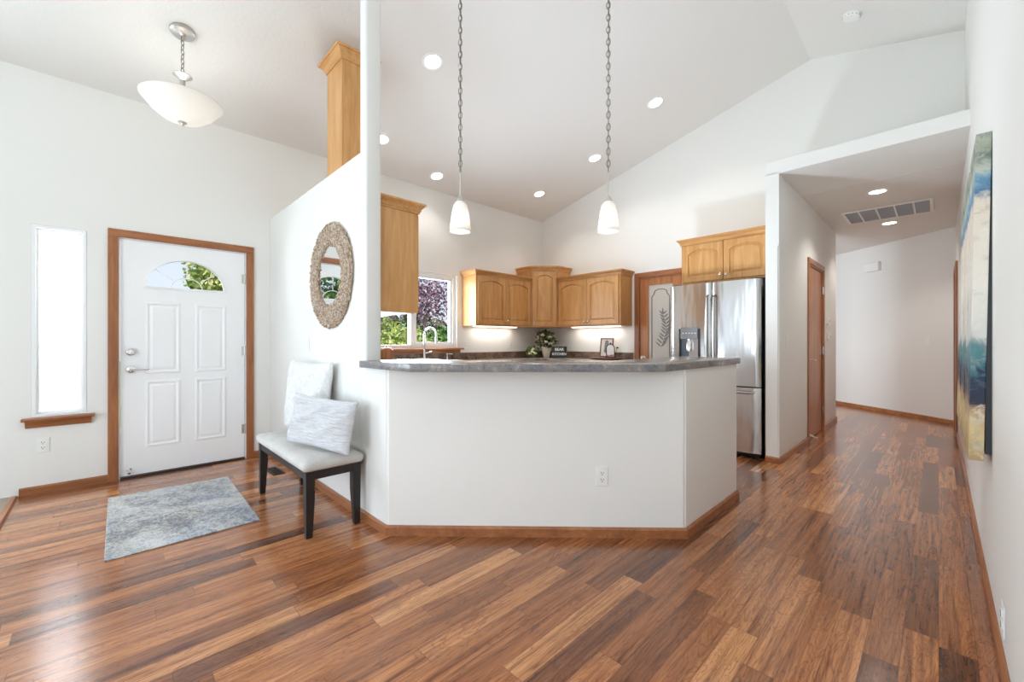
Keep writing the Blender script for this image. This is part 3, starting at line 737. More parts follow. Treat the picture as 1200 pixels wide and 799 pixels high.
# tall wooden vent chase above
ch = thing('vent_chase', 'tall maple box with crown rising above the partition', 'vent cover', (-3.45, 1.49, 2.2), 0)
mb = MB(); mb.box(-0.152, -0.152, -0.73, 0.152, 0.152, 1.25, 0.002); mb.build('chase_body', M['cab_z'], ch)
crown(ch, [(-0.152, 0.152), (-0.152, -0.152), (0.152, -0.152), (0.152, 0.152)], 1.22, 1.305, 0.058)
hd = thing('range_hood', 'slim white range hood under the maple vent box', 'range hood', (-3.68, YP+0.111, 1.39), 0)
mb = MB(); mb.prism([(0.001, 0), (0.40, 0), (0.44, 0.02), (0.44, 0.055), (0.001, 0.075)], -0.38, 0.38, M=Matrix(((0, 0, 1, 0), (1, 0, 0, 0), (0, 1, 0, 0), (0, 0, 0, 1)))); mb.build('hood_body', M['plastic'], hd)
mb = MB(); mb.box(0.2, 0.4405, 0.025, 0.33, 0.448, 0.045, 0.002); mb.build('hood_switch', M['black'], hd)

# base cabinets and counters
def base_cabinet(label, loc, rz, w, d, n):
    t_ = thing('base_cabinet', label, 'cabinet', loc, rz, 'maple base cabinets')
    mb = MB(); mb.box(0, -d, 0.1, w, -0.001, 0.869, 0.002); mb.box(0.0, -d+0.06, 0, w, -0.02, 0.1); mb.build('cabinet_body', M['cab_z'], t_)
    dw = w/n
    for k in range(n):
        cab_door(t_, dw-0.02, 0.13, 0.68, k*dw+0.01, -d-0.0005, 0.04, 'l' if k % 2 else 'r')
        mb = MB(); mb.box(k*dw+0.01, -d-0.02, 0.70, (k+1)*dw-0.01, -d-0.0005, 0.85, 0.004); dr = mb.build('drawer', M['cab_x'], t_)
        mb = MB(); mb.lathe([(0.006, 0), (0.006, 0.012), (0.014, 0.018), (0.014, 0.024), (0, 0.03)], 12, Matrix.Translation(((k+0.5)*dw, -d-0.02, 0.775)) @ Matrix.Rotation(PI/2, 4, 'X')); mb.build('knob', M['chrome'], dr)
    return t_
base_cabinet('maple base cabinets below the kitchen window counter', (XD+0.001, 2.01, 0), PI/2, YK-2.02-0.66, 0.60, 5)
base_cabinet('maple base cabinets left of the pantry door', (XD+0.01, YK-0.001, 0), 0, 1.75, 0.60, 3)
mb = MB(); mb.prism([(XD+0.001, 2.0), (XD+0.64, 2.0), (XD+0.64, YK-0.64), (-3.085, YK-0.64), (-3.085, YK-0.001), (XD+0.001, YK-0.001)], 0.870, 0.910, 0.004)
tag(mb.build('countertop', M['counter'], smooth=True), 'grey brown L shaped kitchen countertop along the far walls', 'countertop')
def backsplash(name, label, x0, y0, x1, y1):
    mb = MB(); mb.box(x0, y0, 0.9105, x1, y1, 1.01, 0.002); tag(mb.build(name, M['tile']), label, 'backsplash')
backsplash('backsplash', 'brown stone tile strip under the kitchen window sill', XD+0.001, 2.0, XD+0.013, YK-0.014)
backsplash('backsplash', 'brown stone tile strip behind the vase and framed print', XD+0.001, YK-0.013, -3.085, YK-0.001)

# sink and faucet
sk = thing('kitchen_sink', 'white drop in sink below the kitchen window', 'sink', (-4.46, 3.04, 0.9105), 0)
mb = MB()
def rr(hx, hy, r, z, n=5):
    out = []
    for cx, cy, a0 in ((hx-r, hy-r, 0), (-hx+r, hy-r, 90), (-hx+r, -hy+r, 180), (hx-r, -hy+r, 270)):
        for k in range(n): a = math.radians(a0+90*k/(n-1)); out.append((cx+r*math.cos(a), cy+r*math.sin(a), z))
    return out
mb.loops([rr(0.25, 0.40, 0.05, 0), rr(0.245, 0.395, 0.05, 0.012), rr(0.20, 0.36, 0.05, 0.012), rr(0.19, 0.35, 0.05, 0.003), rr(0.15, 0.3, 0.04, 0.002)], True, True); mb.build('basin', M['plastic'], sk, smooth=True)
fc = thing('kitchen_faucet', 'chrome gooseneck faucet in front of the kitchen window', 'faucet', (-4.775, 3.03, 0.9105), 0)
mb = MB(); mb.lathe([(0.032, 0), (0.032, 0.01), (0.022, 0.03), (0.02, 0.14), (0.013, 0.16)], 16)
mb.build('faucet_base', M['chrome'], fc, smooth=True)
pts_ = [(0, 0, 0.15), (0, 0, 0.34)]+[(0.0+0.075*math.sin(0.0)+0.06*(1-math.cos(PI*k/10)), 0.055*(1-math.cos(PI*k/10)), 0.36+0.085*math.sin(PI*k/10)) for k in range(11)]+[(0.12, 0.11, 0.30)]
mb = MB(); mb.tube(pts_, 0.0125, 10); mb.tube([(0.12, 0.11, 0.305), (0.121, 0.111, 0.24)], [0.017, 0.019], 10); mb.build('spout', M['chrome'], fc, smooth=True)
mb = MB(); mb.tube([(0.0, 0.02, 0.11), (0.01, 0.06, 0.12), (0.015, 0.11, 0.128)], [0.011, 0.009, 0.007], 8); mb.build('faucet_lever', M['chrome'], fc, smooth=True)
sd = thing('soap_dispenser', 'small chrome soap pump right of the faucet', 'soap pump', (-4.775, 3.40, 0.9105), 0)
mb = MB(); mb.lathe([(0.022, 0), (0.022, 0.008), (0.012, 0.02), (0.010, 0.07), (0.016, 0.075), (0.016, 0.095), (0, 0.1)], 14); mb.tube([(0, 0, 0.088), (0.05, 0.03, 0.09), (0.07, 0.042, 0.082)], 0.007, 8); mb.build('pump', M['chrome'], sd, smooth=True)
wb = thing('wooden_canister', 'ribbed brown wooden canister on the counter left of the sink', 'canister', (-4.58, 2.385, 0.9105), 0)
mb = MB(); n = 40
prof = [(0.072, 0), (0.078, 0.01), (0.078, 0.165), (0.070, 0.175), (0.062, 0.175), (0.062, 0.02)]
mb.lathe([(0.07, 0), (0.078, 0.012), (0.078, 0.16), (0.068, 0.172), (0.0, 0.174)], 28)
for k in range(14):
    a = 2*PI*k/14; mb.tube([(0.078*math.cos(a), 0.078*math.sin(a), 0.012), (0.078*math.cos(a), 0.078*math.sin(a), 0.158)], 0.008, 6)
mb.build('canister_body', M['trim_z'], wb, smooth=True)
mb = MB(); mb.lathe([(0.0, 0.1745), (0.06, 0.1745), (0.062, 0.186), (0.02, 0.194), (0.014, 0.2), (0.018, 0.212), (0, 0.218)], 24); mb.build('canister_lid', M['cab_z'], wb, smooth=True)

# ------------------------------------------------------------------ refrigerator
fx0, fx1, fyf = -2.142, -1.222, 4.60
rf_ = thing('refrigerator', 'stainless French door refrigerator with ice and water dispenser', 'refrigerator', ((fx0+fx1)/2, 5.0, 0), 0)
hwf = (fx1-fx0)/2; yf = fyf-5.0
mb = MB(); mb.box(-hwf+0.004, yf+0.085, 0.045, hwf-0.004, 0.44, 1.785, 0.004); mb.build('fridge_case', M['steel_side'], rf_)
def bowed(x0, x1, z0, z1, name, bow, mat=None, hole=None):
    n = 16; poly_ = []
    for k in range(n+1):
        u = k/n; x = x0+(x1-x0)*u
        edge_ = min(1, min(u, 1-u)*n/1.6); g_ = math.sin(PI*(x+hwf)/(2*hwf))
        poly_.append((x, yf+0.028-bow*g_-0.018*math.sqrt(max(0, 1-(1-edge_)**2)) ))
    poly_ += [(x1, yf+0.082), (x0, yf+0.082)]
    mb = MB(); mb.prism(poly_, z0, z1, 0.0); return mb
ld = bowed(-hwf, -0.0035, 0.725, 1.80, 'door', 0.022).build('fridge_door', M['steel'], rf_, smooth=True)
rd = bowed(0.0035, hwf, 0.725, 1.80, 'door', 0.022).build('fridge_door', M['steel'], rf_, smooth=True)
fz = bowed(-hwf, hwf, 0.06, 0.712, 'drawer', 0.022).build('freezer_drawer', M['steel'], rf_, smooth=True)
def bar_handle(parent, pts, r):
    mb = MB(); mb.tube(pts, r, 10); return mb.build('handle', M['steel'], parent, smooth=True)
yfc = yf+0.028-0.022-0.018
for sgn, par in ((-1, ld), (1, rd)):
    x = sgn*0.036
    bar_handle(par, [(x, yfc+0.012, 0.80), (x, yfc-0.038, 0.83), (x, yfc-0.046, 1.20), (x, yfc-0.038, 1.64), (x, yfc+0.012, 1.67)], [0.012, 0.015, 0.016, 0.015, 0.012])
bar_handle(fz, [(-0.40, yfc+0.02, 0.665), (-0.37, yfc-0.032, 0.665), (0, yfc-0.045, 0.665), (0.37, yfc-0.032, 0.665), (0.40, yfc+0.02, 0.665)], 0.014)
mb = MB()
dx0, dx1 = -0.345, -0.115
ydp = yfc+0.003
mb.box(dx0, ydp-0.012, 0.86, dx1, ydp+0.012, 0.885, 0.004); mb.box(dx0, ydp-0.012, 0.885, dx0+0.022, ydp+0.012, 1.315, 0.004); mb.box(dx1-0.022, ydp-0.012, 0.885, dx1, ydp+0.012, 1.315, 0.004)
dp_ = mb.build('dispenser_frame', M['black'], ld)
mb = MB(); mb.box(dx0+0.022, ydp-0.016, 1.20, dx1-0.022, ydp+0.01, 1.33, 0.004); mb.build('dispenser_panel', plain('dispenser_panel_grey', lin(132, 132, 132), 0.35, 0.6), ld)
mb = MB(); mb.box(dx0+0.022, ydp+0.004, 0.885, dx1-0.022, ydp+0.008, 1.20); mb.build('dispenser_recess', plain('dispenser_grey', lin(96, 104, 116), 0.35, 0.3), ld)
mb = MB(); mb.lathe([(0.03, 0.0), (0.034, 0.09), (0.02, 0.11), (0.02, 0.13)], 16, Matrix.Translation(((dx0+dx1)/2, ydp-0.006, 1.07))); mb.build('dispenser_spout', M['chrome'], ld, smooth=True)
mb = MB()
for k in range(5):
    mb = MB(); mb.lathe([(0.006, 0), (0.006, 0.002)], 10, Matrix.Translation((dx0+0.05+k*0.033, ydp-0.016, 1.265)) @ Matrix.Rotation(PI/2, 4, 'X')); mb.build('dispenser_button', M['plastic'], ld)
for sgn in (-1, 1):
    mb = MB(); mb.box(sgn*(hwf-0.11), yf+0.05, 1.786, sgn*(hwf-0.01), yf+0.16, 1.815, 0.008); mb.build('hinge_cover', M['steel_side'], rf_)
    mb = MB(); mb.lathe([(0.022, 0), (0.022, 0.045)], 12, Matrix.Translation((sgn*(hwf-0.06), yf+0.12, 0))); mb.build('foot', M['black'], rf_)
mb = MB(); mb.box(-hwf+0.02, yf+0.06, 0.012, hwf-0.02, yf+0.09, 0.055, 0.003); mb.build('toe_grille', M['black'], rf_)

# ------------------------------------------------------------------ bench and pillows
b = thing('entry_bench', 'dark wood bench with light grey upholstered seat against the partition', 'bench', (-3.155, 1.018, 0), 0)
bx, by = 0.535, 0.168
mb = MB()
lo, hi = [], []
n = 7
def rrect(hx, hy, r, z, n=6):
    return rr(hx, hy, r, z, n)
mb.loops([rrect(bx+0.012, by+0.010, 0.03, 0.402), rrect(bx+0.022, by+0.020, 0.035, 0.415), rrect(bx+0.022, by+0.020, 0.035, 0.438), rrect(bx+0.012, by+0.010, 0.035, 0.455), rrect(bx-0.02, by-0.022, 0.05, 0.466), rrect(bx-0.08, by-0.075, 0.06, 0.470)], True, True)
mb.build('seat_cushion', M['linen'], b, smooth='all')
mb = MB()
mb.box(-bx+0.03, -by+0.004, 0.345, bx-0.03, -by+0.026, 0.401, 0.002); mb.box(-bx+0.03, by-0.026, 0.345, bx-0.03, by-0.004, 0.401, 0.002)
mb.box(-bx+0.004, -by+0.03, 0.345, -bx+0.026, by-0.03, 0.401, 0.002); mb.box(bx-0.026, -by+0.03, 0.345, bx-0.004, by-0.03, 0.401, 0.002)
mb.build('apron', M['black_wood'], b)
for sx_ in (-1, 1):
    for sy_ in (-1, 1):
        mb = MB(); cx, cy = sx_*(bx-0.026), sy_*(by-0.026)
        def sq(h_, ox, oy, z): return [(cx+ox-h_, cy+oy-h_, z), (cx+ox+h_, cy+oy-h_, z), (cx+ox+h_, cy+oy+h_, z), (cx+ox-h_, cy+oy+h_, z)]
        mb.loops([sq(0.0175, sx_*0.005, sy_*0.005, 0), sq(0.025, 0, 0, 0.22), sq(0.026, 0, 0, 0.4005)], True, True); mb.build('leg', M['black_wood'], b)

def pillow(name, label, w_, h_, th, mat, loc, lean, yaw, seed, edge=0.012, roll=0.0):
    rnd = random.Random(seed); N = 30; mb = MB(); top, bot = {}, {}
    ph = [rnd.uniform(0, 6.28) for _ in range(8)]
    for i in range(N+1):
        for j in range(N+1):
            u, v = 2*i/N-1, 2*j/N-1
            pinch = 1-0.07*(u*u*(1-v*v)+v*v*(1-u*u))*1.0
            x = u*w_/2*(1-0.05*(1-u*u)*0)*(1-0.055*(1-abs(v)**2.0)*0+0.0)
            x = u*w_/2*(0.95+0.05*v*v); z = v*h_/2*(0.94+0.06*u*u)
            k = max(0.0, (1-u**4)*(1-v**4))**0.55
            wr = 0.010*(math.sin(7*u+3*v+ph[0])+math.sin(5*v-6*u+ph[1])+0.7*math.sin(13*u+ph[2])*math.sin(11*v+ph[3]))*k
            t_ = th/2*k
            top[i, j] = mb.bm.verts.new((x, -t_-edge*0.2-wr*0.6, z)); bot[i, j] = mb.bm.verts.new((x, t_+edge*0.2-wr*0.3, z))
    for i in range(N):
        for j in range(N):
            mb.bm.faces.new((top[i, j], top[i+1, j], top[i+1, j+1], top[i, j+1])); mb.bm.faces.new((bot[i, j], bot[i, j+1], bot[i+1, j+1], bot[i+1, j]))
    for i in range(N):
        for (a, c_) in (((i, 0), (i+1, 0)), ((i+1, N), (i, N)), ((0, i+1), (0, i)), ((N, i), (N, i+1))):
            mb.bm.faces.new((top[a], bot[a], bot[c_], top[c_]))
    o = mb.build(name, mat, None, smooth='all')
    o.location = loc; o.rotation_mode = 'XYZ'; o.rotation_euler = (lean, roll, yaw)
    return tag(o, label, 'pillow', None)
pillow('throw_pillow', 'large square fluffy white pillow leaning on the wall behind', 0.70, 0.55, 0.12, M['fluff'], (-3.41, 1.115, 0.752), -0.10, 0.10, 1)
pillow('lumbar_pillow', 'smaller rectangular white pillow in front on the bench', 0.64, 0.33, 0.10, M['woven'], (-2.83, 1.01, 0.646), -0.20, 0.27, 5, roll=0.03)

# ------------------------------------------------------------------ round mirror
mi = thing('round_mirror', 'round mirror with wide chipped wood frame on the partition', 'mirror', (-3.205, YP, 1.672), 0)
mb = MB()
R0, R1 = 0.226, 0.394
mb.lathe([(R0, -0.002), (R1-0.012, -0.002), (R1, 0.010), (R1-0.01, 0.020), (R0+0.03, 0.025), (R0+0.004, 0.020), (R0, 0.010), (R0, -0.002)], 72, Matrix.Translation((0, -0.004, 0)) @ Matrix.Rotation(PI/2, 4, 'X'), cap=False)
rnd = random.Random(11)
for k in range(3400):
    r = math.sqrt(rnd.uniform((R0-0.004)**2, (R1+0.004)**2)); a = rnd.uniform(0, 2*PI)
    u = (r-R0)/(R1-R0); y = -0.004-(0.022+0.006*rnd.random()) if 0.08 < u < 0.94 else -0.004-rnd.uniform(0.004, 0.022)
    sz = rnd.uniform(0.004, 0.0085)
    Mx = Matrix.Translation((r*math.cos(a), y, r*math.sin(a))) @ Matrix.Rotation(rnd.uniform(0, PI), 4, 'Y') @ Matrix.Rotation(rnd.uniform(-0.5, 0.5), 4, 'X') @ Matrix.Rotation(rnd.uniform(-0.5, 0.5), 4, 'Z')
    mb.box(-sz, -0.003, -sz*0.6, sz, 0.003, sz*0.6, M=Mx)
mb.build('mirror_frame', M['chip'], mi)
mb = MB(); mb.lathe([(0, 0.008), (R0+0.002, 0.008), (R0+0.002, 0.012), (0, 0.012)], 64, Matrix.Translation((0, -0.004, 0)) @ Matrix.Rotation(PI/2, 4, 'X'), cap=False); mb.build('mirror_glass', M['mirror'], mi)

# ------------------------------------------------------------------ rug, floor vent
mb = MB(); mb.prism([(-4.335, 0.012), (-3.105, -0.006), (-3.115, 0.728), (-4.30, 0.757)], 0.0005, 0.0085, 0.003)
tag(mb.build('area_rug', M['rug']), 'distressed grey blue and cream rug in front of the door', 'rug')
fv = thing('floor_vent', 'dark metal floor register near the entry corner', 'vent', (-4.20, 1.10, 0.0005), 0)
mb = MB(); mb.box(-0.13, -0.05, 0, 0.13, -0.035, 0.006, 0.002); mb.box(-0.13, 0.035, 0, 0.13, 0.05, 0.006, 0.002); mb.box(-0.13, -0.035, 0, -0.115, 0.035, 0.006, 0.002); mb.box(0.115, -0.035, 0, 0.13, 0.035, 0.006, 0.002); mb.build('register_frame', M['bronze'], fv)
mb = MB()
for k in range(14): mb.box(-0.113+k*0.0168, -0.034, 0.0, -0.107+k*0.0168, 0.034, 0.004)
mb.build('louver', M['black'], fv)

# ------------------------------------------------------------------ wall plates
def outlet(label, loc, rz):
    t_ = thing('wall_outlet', label, 'outlet', loc, rz, 'white wall outlets')
    mb = MB(); mb.box(-0.036, -0.006, -0.058, 0.036, -0.0005, 0.058, 0.003); mb.build('cover_plate', M['plastic'], t_)
    for z in (-0.020, 0.020):
        mb = MB(); mb.prism([(-0.017, z-0.008), (-0.010, z-0.015), (0.010, z-0.015), (0.017, z-0.008), (0.017, z+0.008), (0.010, z+0.015), (-0.010, z+0.015), (-0.017, z+0.008)], 0.006, 0.009, M=Matrix(((1, 0, 0, 0), (0, 0, -1, 0), (0, 1, 0, 0), (0, 0, 0, 1)))); so = mb.build('receptacle', M['plastic'], t_)
        mb = MB(); mb.box(-0.0085, -0.0096, z-0.001, -0.0055, -0.009, z+0.009); mb.box(0.0055, -0.0096, z-0.001, 0.0085, -0.009, z+0.008); mb.box(-0.003, -0.0096, z-0.011, 0.003, -0.009, z-0.006); mb.build('slot', M['slot'], so)
    return t_
oA = outlet('white duplex outlet below the frosted sidelight', (XD, -0.348, 0.372), PI/2)
fdir = math.atan2(2.484-1.225, -1.06+2.345)
q = Vector((-1.403, 2.124))
pq = Vector((-2.345, 1.225)); fdv = Vector((math.cos(fdir), math.sin(fdir)))
s_ = (q-pq).dot(fdv); pp = pq+fdv*s_
dup(oA, (pp.x, pp.y, 0.367), fdir, 'white duplex outlet on the low wall under the bar')
dup(oA, (XD, 3.78, 1.13), PI/2, 'white outlet on the kitchen wall right of the window')
dup(oA, (XR, 2.31, 0.18+0.0), -PI/2, 'white outlet low on the long right wall')
dup(oA, (XD, 4.72, 1.13), PI/2, 'white outlet left of the flower vase')
def switch(label, loc, rz, n=1):
    t_ = thing('light_switch', label, 'light switch', loc, rz, 'white light switches')
    w_ = 0.036+0.023*(n-1)
    mb = MB(); mb.box(-w_, -0.006, -0.058, w_, -0.0005, 0.058, 0.003); mb.build('cover_plate', M['plastic'], t_)
    for k in range(n):
        x = (k-(n-1)/2)*0.046
        mb = MB(); mb.box(x-0.016, -0.010, -0.033, x+0.016, -0.006, 0.033, 0.002); mb.build('rocker', M['plastic'], t_)
    return t_
sA = switch('white light switch below the round mirror', (-3.72, YP, 1.15), 0)
dup(sA, (XH, 4.89, 1.19), PI/2, 'white light switch on the hall wall beside the opening')
fp = Vector((-0.108, 8.79, 0)); s_ = (fp-F0).dot(fd); fpt = F0+fd*s_
dup(sA, (fpt.x, fpt.y, 1.19), math.atan2(fd.y, fd.x), 'white switch on the angled far hall wall')
th = thing('thermostat', 'white thermostat on the hall wall past the brown door', 'thermostat', (XH, 7.10, 1.45), PI/2)
mb = MB(); mb.box(-0.05, -0.025, -0.045, 0.05, -0.0005, 0.045, 0.006); mb.build('thermostat_body', M['plastic'], th)
mb = MB(); mb.box(-0.03, -0.0262, -0.012, 0.03, -0.0252, 0.025); mb.build('display', plain('lcd_grey', lin(150, 158, 150), 0.3), th)
kp = thing('control_box', 'white control box below the thermostat', 'control box', (XH, 7.12, 1.25), PI/2)
mb = MB(); mb.box(-0.045, -0.03, -0.05, 0.045, -0.0005, 0.05, 0.008); mb.build('box_body', M['plastic'], kp)
mb = MB(); mb.box(-0.02, -0.034, -0.02, 0.02, -0.0302, 0.0, 0.002); mb.build('button', M['nickel'], kp)
fp = Vector((-0.75, 9.35, 0)); s_ = (fp-F0).dot(fd); fpt = F0+fd*s_
cb = thing('door_chime', 'white chime box high on the far hall wall', 'door chime', (fpt.x, fpt.y, 2.43), math.atan2(fd.y, fd.x))
mb = MB(); mb.box(-0.13, -0.06, -0.075, 0.13, -0.0005, 0.075, 0.01); mb.build('chime_cover', M['plastic'], cb)
mb = MB()
for k in range(6): mb.box(-0.09+k*0.03, -0.0615, -0.05, -0.078+k*0.03, -0.0602, 0.05)
mb.build('grille', M['can_trim'], cb)

# ------------------------------------------------------------------ ceiling fixtures
slope = math.atan(0.25)
def can_light(label, loc, rot, power=16, grp='recessed ceiling lights'):
    t_ = thing('recessed_light', label, 'ceiling light', loc, 0, grp, rot)
    mb = MB(); mb.lathe([(0.072, -0.001), (0.072, -0.006), (0.094, -0.004), (0.096, -0.0005)], 32, cap=False); mb.build('trim_ring', M['can_trim'], t_, smooth=True)
    mb = MB(); mb.lathe([(0.0, -0.0035), (0.072, -0.0035)], 32, cap=False); mb.build('lens', M['can_glow'], t_)
    dl = bpy.data.lights.new('can_lamp', 'SPOT'); dl.energy = power; dl.color = (1, 0.96, 0.90); dl.spot_size = math.radians(125); dl.spot_blend = 0.6; dl.shadow_soft_size = 0.06
    lo = bpy.data.objects.new('can_lamp', dl); C.objects.link(lo); lo.parent = t_; lo.location = (0, 0, -0.02)
    return t_
def cz(x): return EAVE+0.25*(x-XD)
cr = (0, -slope, 0)
for lab, x, y in (('recessed light between the post and the left pendant, largest in view', -3.166, 2.097), ('recessed light right of the right pendant, nearest the refrigerator', -2.264, 4.502), ('recessed light just left of the right pendant chain', -3.256, 4.745),
                  ('recessed light low left, above the window', -4.569, 3.091), ('recessed light above the corner cabinet', -4.237, 4.714), ('recessed light half hidden by the white post', -4.288, 2.174)):
    can_light(lab, (x, y, cz(x)), cr, 24)
can_light('recessed hall light in front of the return grille', (-0.46, 5.95, HC), (0, 0, 0), 40)
can_light('recessed hall light beyond the return grille', (-0.469, 7.65, HC), (0, 0, 0), 40)
va = thing('return_air_grille', 'white return air grille in the hall ceiling', 'vent', (-0.452, 6.98, HC), 0)
gx, gy = 0.41, 0.33
mb = MB(); mb.box(-gx, -gy, -0.012, gx, -gy+0.03, -0.0005, 0.003); mb.box(-gx, gy-0.03, -0.012, gx, gy, -0.0005, 0.003); mb.box(-gx, -gy+0.03, -0.012, -gx+0.03, gy-0.03, -0.0005, 0.003); mb.box(gx-0.03, -gy+0.03, -0.012, gx, gy-0.03, -0.0005, 0.003)
for k in range(1, 5): mb.box(-gx+k*2*gx/5-0.008, -gy+0.03, -0.012, -gx+k*2*gx/5+0.008, gy-0.03, -0.002)
mb.build('grille_frame', M['plastic'], va)
mb = MB()
for k in range(40):
    y = -gy+0.036+k*(2*gy-0.07)/39
    mb.box(-gx+0.03, -0.001, -0.006, gx-0.03, 0.001, 0.006, M=Matrix.Translation((0, y, -0.007)) @ Matrix.Rotation(0.7, 4, 'X'))
mb.build('louver', plain('grey_louver', lin(176, 180, 186), 0.5), va)
sm = thing('smoke_detector', 'round white smoke detector on the right ceiling slope', 'smoke detector', (-0.545, 4.826, RZ-0.25*(-0.545-RX)), 0, None, (0, slope, 0))
mb = MB(); mb.lathe([(0.068, -0.0005), (0.068, -0.016), (0.06, -0.034), (0.035, -0.042), (0, -0.043)], 32); mb.build('detector_body', M['plastic'], sm, smooth=True)
mb = MB(); mb.lathe([(0.007, -0.0425), (0.007, -0.045), (0, -0.046)], 12, Matrix.Translation((0.0, 0.035, 0.004))); mb.build('test_button', M['nickel'], sm)
mb = MB()
for k in range(14):
    a = 2*PI*k/14; mb.box(-0.004, -0.002, -0.003, 0.004, 0.002, 0.003, M=Matrix.Translation((0.0655*math.cos(a), 0.0655*math.sin(a), -0.022)) @ Matrix.Rotation(a+PI/2, 4, 'Z'))
mb.build('vent_slot', plain('slot_grey', lin(170, 170, 168), 0.6), sm)

def chain_mesh(mb, z_top, z_bot, pitch=0.036, r=0.0030, w_=0.0105):
    n = int((z_top-z_bot)/pitch)
    for k in range(n):
        zc_ = z_top-(k+0.5)*(z_top-z_bot)/n; a = 0.6+(k % 2)*PI/2
        pts_ = []
        for q_ in range(10):
            an = 2*PI*q_/10; ox = w_*math.cos(an); oz = pitch*0.66*math.sin(an)
            pts_.append((ox*math.cos(a), ox*math.sin(a), zc_+oz))
        mb.tube(pts_, r, 5, closed=True)
def pendant(label, x, y):
    t_ = thing('pendant_light', label, 'pendant light', (x, y, 1.835), 0, 'bell pendants over the bar')
    zt = cz(x)-1.835
    mb = MB(); mb.lathe([(0.062, zt), (0.062, zt-0.012), (0.03, zt-0.035), (0.008, zt-0.045)], 24); mb.build('canopy', M['nickel'], t_, smooth=True)
    mb = MB(); chain_mesh(mb, zt-0.04, 0.355); mb.tube([(0.003, 0, zt-0.04), (0.004, 0.002, zt*0.6), (-0.003, 0, 0.36)], 0.0022, 5); mb.build('chain', M['chain'], t_)
    mb = MB(); mb.lathe([(0.0065, 0.205), (0.0065, 0.35), (0.004, 0.36)], 12); mb.lathe([(0.024, 0.176), (0.026, 0.186), (0.016, 0.205), (0.0065, 0.215)], 20); mb.build('stem', M['nickel'], t_, smooth=True)
    mb = MB(); mb.lathe([(0.024, 0.180), (0.040, 0.160), (0.050, 0.12), (0.057, 0.07), (0.063, 0.02), (0.064, 0.0), (0.060, 0.0), (0.053, 0.07), (0.046, 0.12), (0.036, 0.155), (0.022, 0.174)], 32, cap=False); mb.build('lamp_shade', M['shade'], t_, smooth='all')
    mb = MB(); mb.sphere((0, 0, 0.085), 0.026, 14, (1, 1, 1.3)); mb.build('bulb', M['bulb'], t_, smooth='all')
    dl = bpy.data.lights.new('pendant_lamp', 'POINT'); dl.energy = 0.9; dl.color = (1, 0.92, 0.82); dl.shadow_soft_size = 0.03
    lo = bpy.data.objects.new('pendant_lamp', dl); C.objects.link(lo); lo.parent = t_; lo.location = (0, 0, 0.035)
pendant('left frosted bell pendant on a long chain over the bar', -2.006, 1.524)
pendant('right frosted bell pendant, hanging before the refrigerator wall', -1.385, 2.16)
eb = thing('entry_pendant', 'white glass bowl pendant on a short chain over the entry', 'pendant light', (-3.942, 0.411, 2.79), 0)
zt = cz(-3.942)-2.79
mb = MB(); mb.lathe([(0.075, 0), (0.075, -0.014), (0.06, -0.024), (0.022, -0.03), (0.01, -0.045)], 28, Matrix.Translation((0, 0, zt)) @ Matrix.Rotation(-slope, 4, 'Y')); mb.build('canopy', M['nickel'], eb, smooth=True)
mb = MB(); chain_mesh(mb, zt-0.035, 0.39, 0.034, 0.003, 0.010); mb.build('chain', M['chain'], eb)
mb = MB(); mb.lathe([(0.006, 0.40), (0.012, 0.385), (0.058, 0.372), (0.06, 0.365), (0.03, 0.345), (0.017, 0.335), (0.017, 0.10)], 24); mb.build('stem', M['nickel'], eb, smooth=True)
mb = MB(); mb.lathe([(0.0, 0.020), (0.06, 0.024), (0.13, 0.050), (0.19, 0.100), (0.225, 0.145), (0.25, 0.172), (0.252, 0.178), (0.244, 0.178), (0.22, 0.152), (0.185, 0.108), (0.125, 0.058), (0.06, 0.032), (0, 0.028)], 40, cap=False); mb.build('bowl_shade', M['shade'], eb, smooth='all')
mb = MB(); mb.lathe([(0.026, 0.022), (0.028, 0.016), (0.014, 0.010), (0.012, 0.002), (0.006, -0.006), (0, -0.008)], 18); mb.build('finial', M['nickel'], eb, smooth=True)
for k in range(3):
    a = 2*PI*k/3; mb = MB(); mb.sphere((0.08*math.cos(a), 0.08*math.sin(a), 0.12), 0.028, 12, (1, 1, 1.4)); mb.build('bulb', M['bulb'], eb, smooth='all')
dl = bpy.data.lights.new('entry_lamp', 'POINT'); dl.energy = 2.5; dl.color = (1, 0.94, 0.86); dl.shadow_soft_size = 0.08
lo = bpy.data.objects.new('entry_lamp', dl); C.objects.link(lo); lo.parent = eb; lo.location = (0, 0, 0.22)

# ------------------------------------------------------------------ wall art on the right wall
t = NT('abstract_painting')
sp = t.n('SeparateXYZ'); t.l(t.obj(), sp.inputs[0])
wob = t.noise(t.obj(), 5.5, 5, 0.65, 0.8)
h_ = t.math('ADD', t.math('DIVIDE', sp.outputs[2], 1.46), t.math('MULTIPLY_ADD', wob, 0.20, -0.10))
c1 = t.ramp(h_, [(0.0, lin(178, 150, 100)), (0.10, lin(214, 192, 142)), (0.165, lin(168, 132, 98)), (0.185, lin(34, 40, 58)), (0.27, lin(30, 46, 76)), (0.28, lin(62, 112, 120)), (0.345, lin(88, 136, 140)),
                 (0.37, lin(212, 212, 206)), (0.55, lin(232, 226, 214)), (0.80, lin(222, 208, 190)), (0.825, lin(70, 120, 156)), (0.865, lin(120, 160, 180)), (0.885, lin(190, 192, 176)), (0.94, lin(104, 120, 112)), (1.0, lin(178, 182, 160))])
n2 = t.noise(t.obj(), 16, 4, 0.7, 1.0)
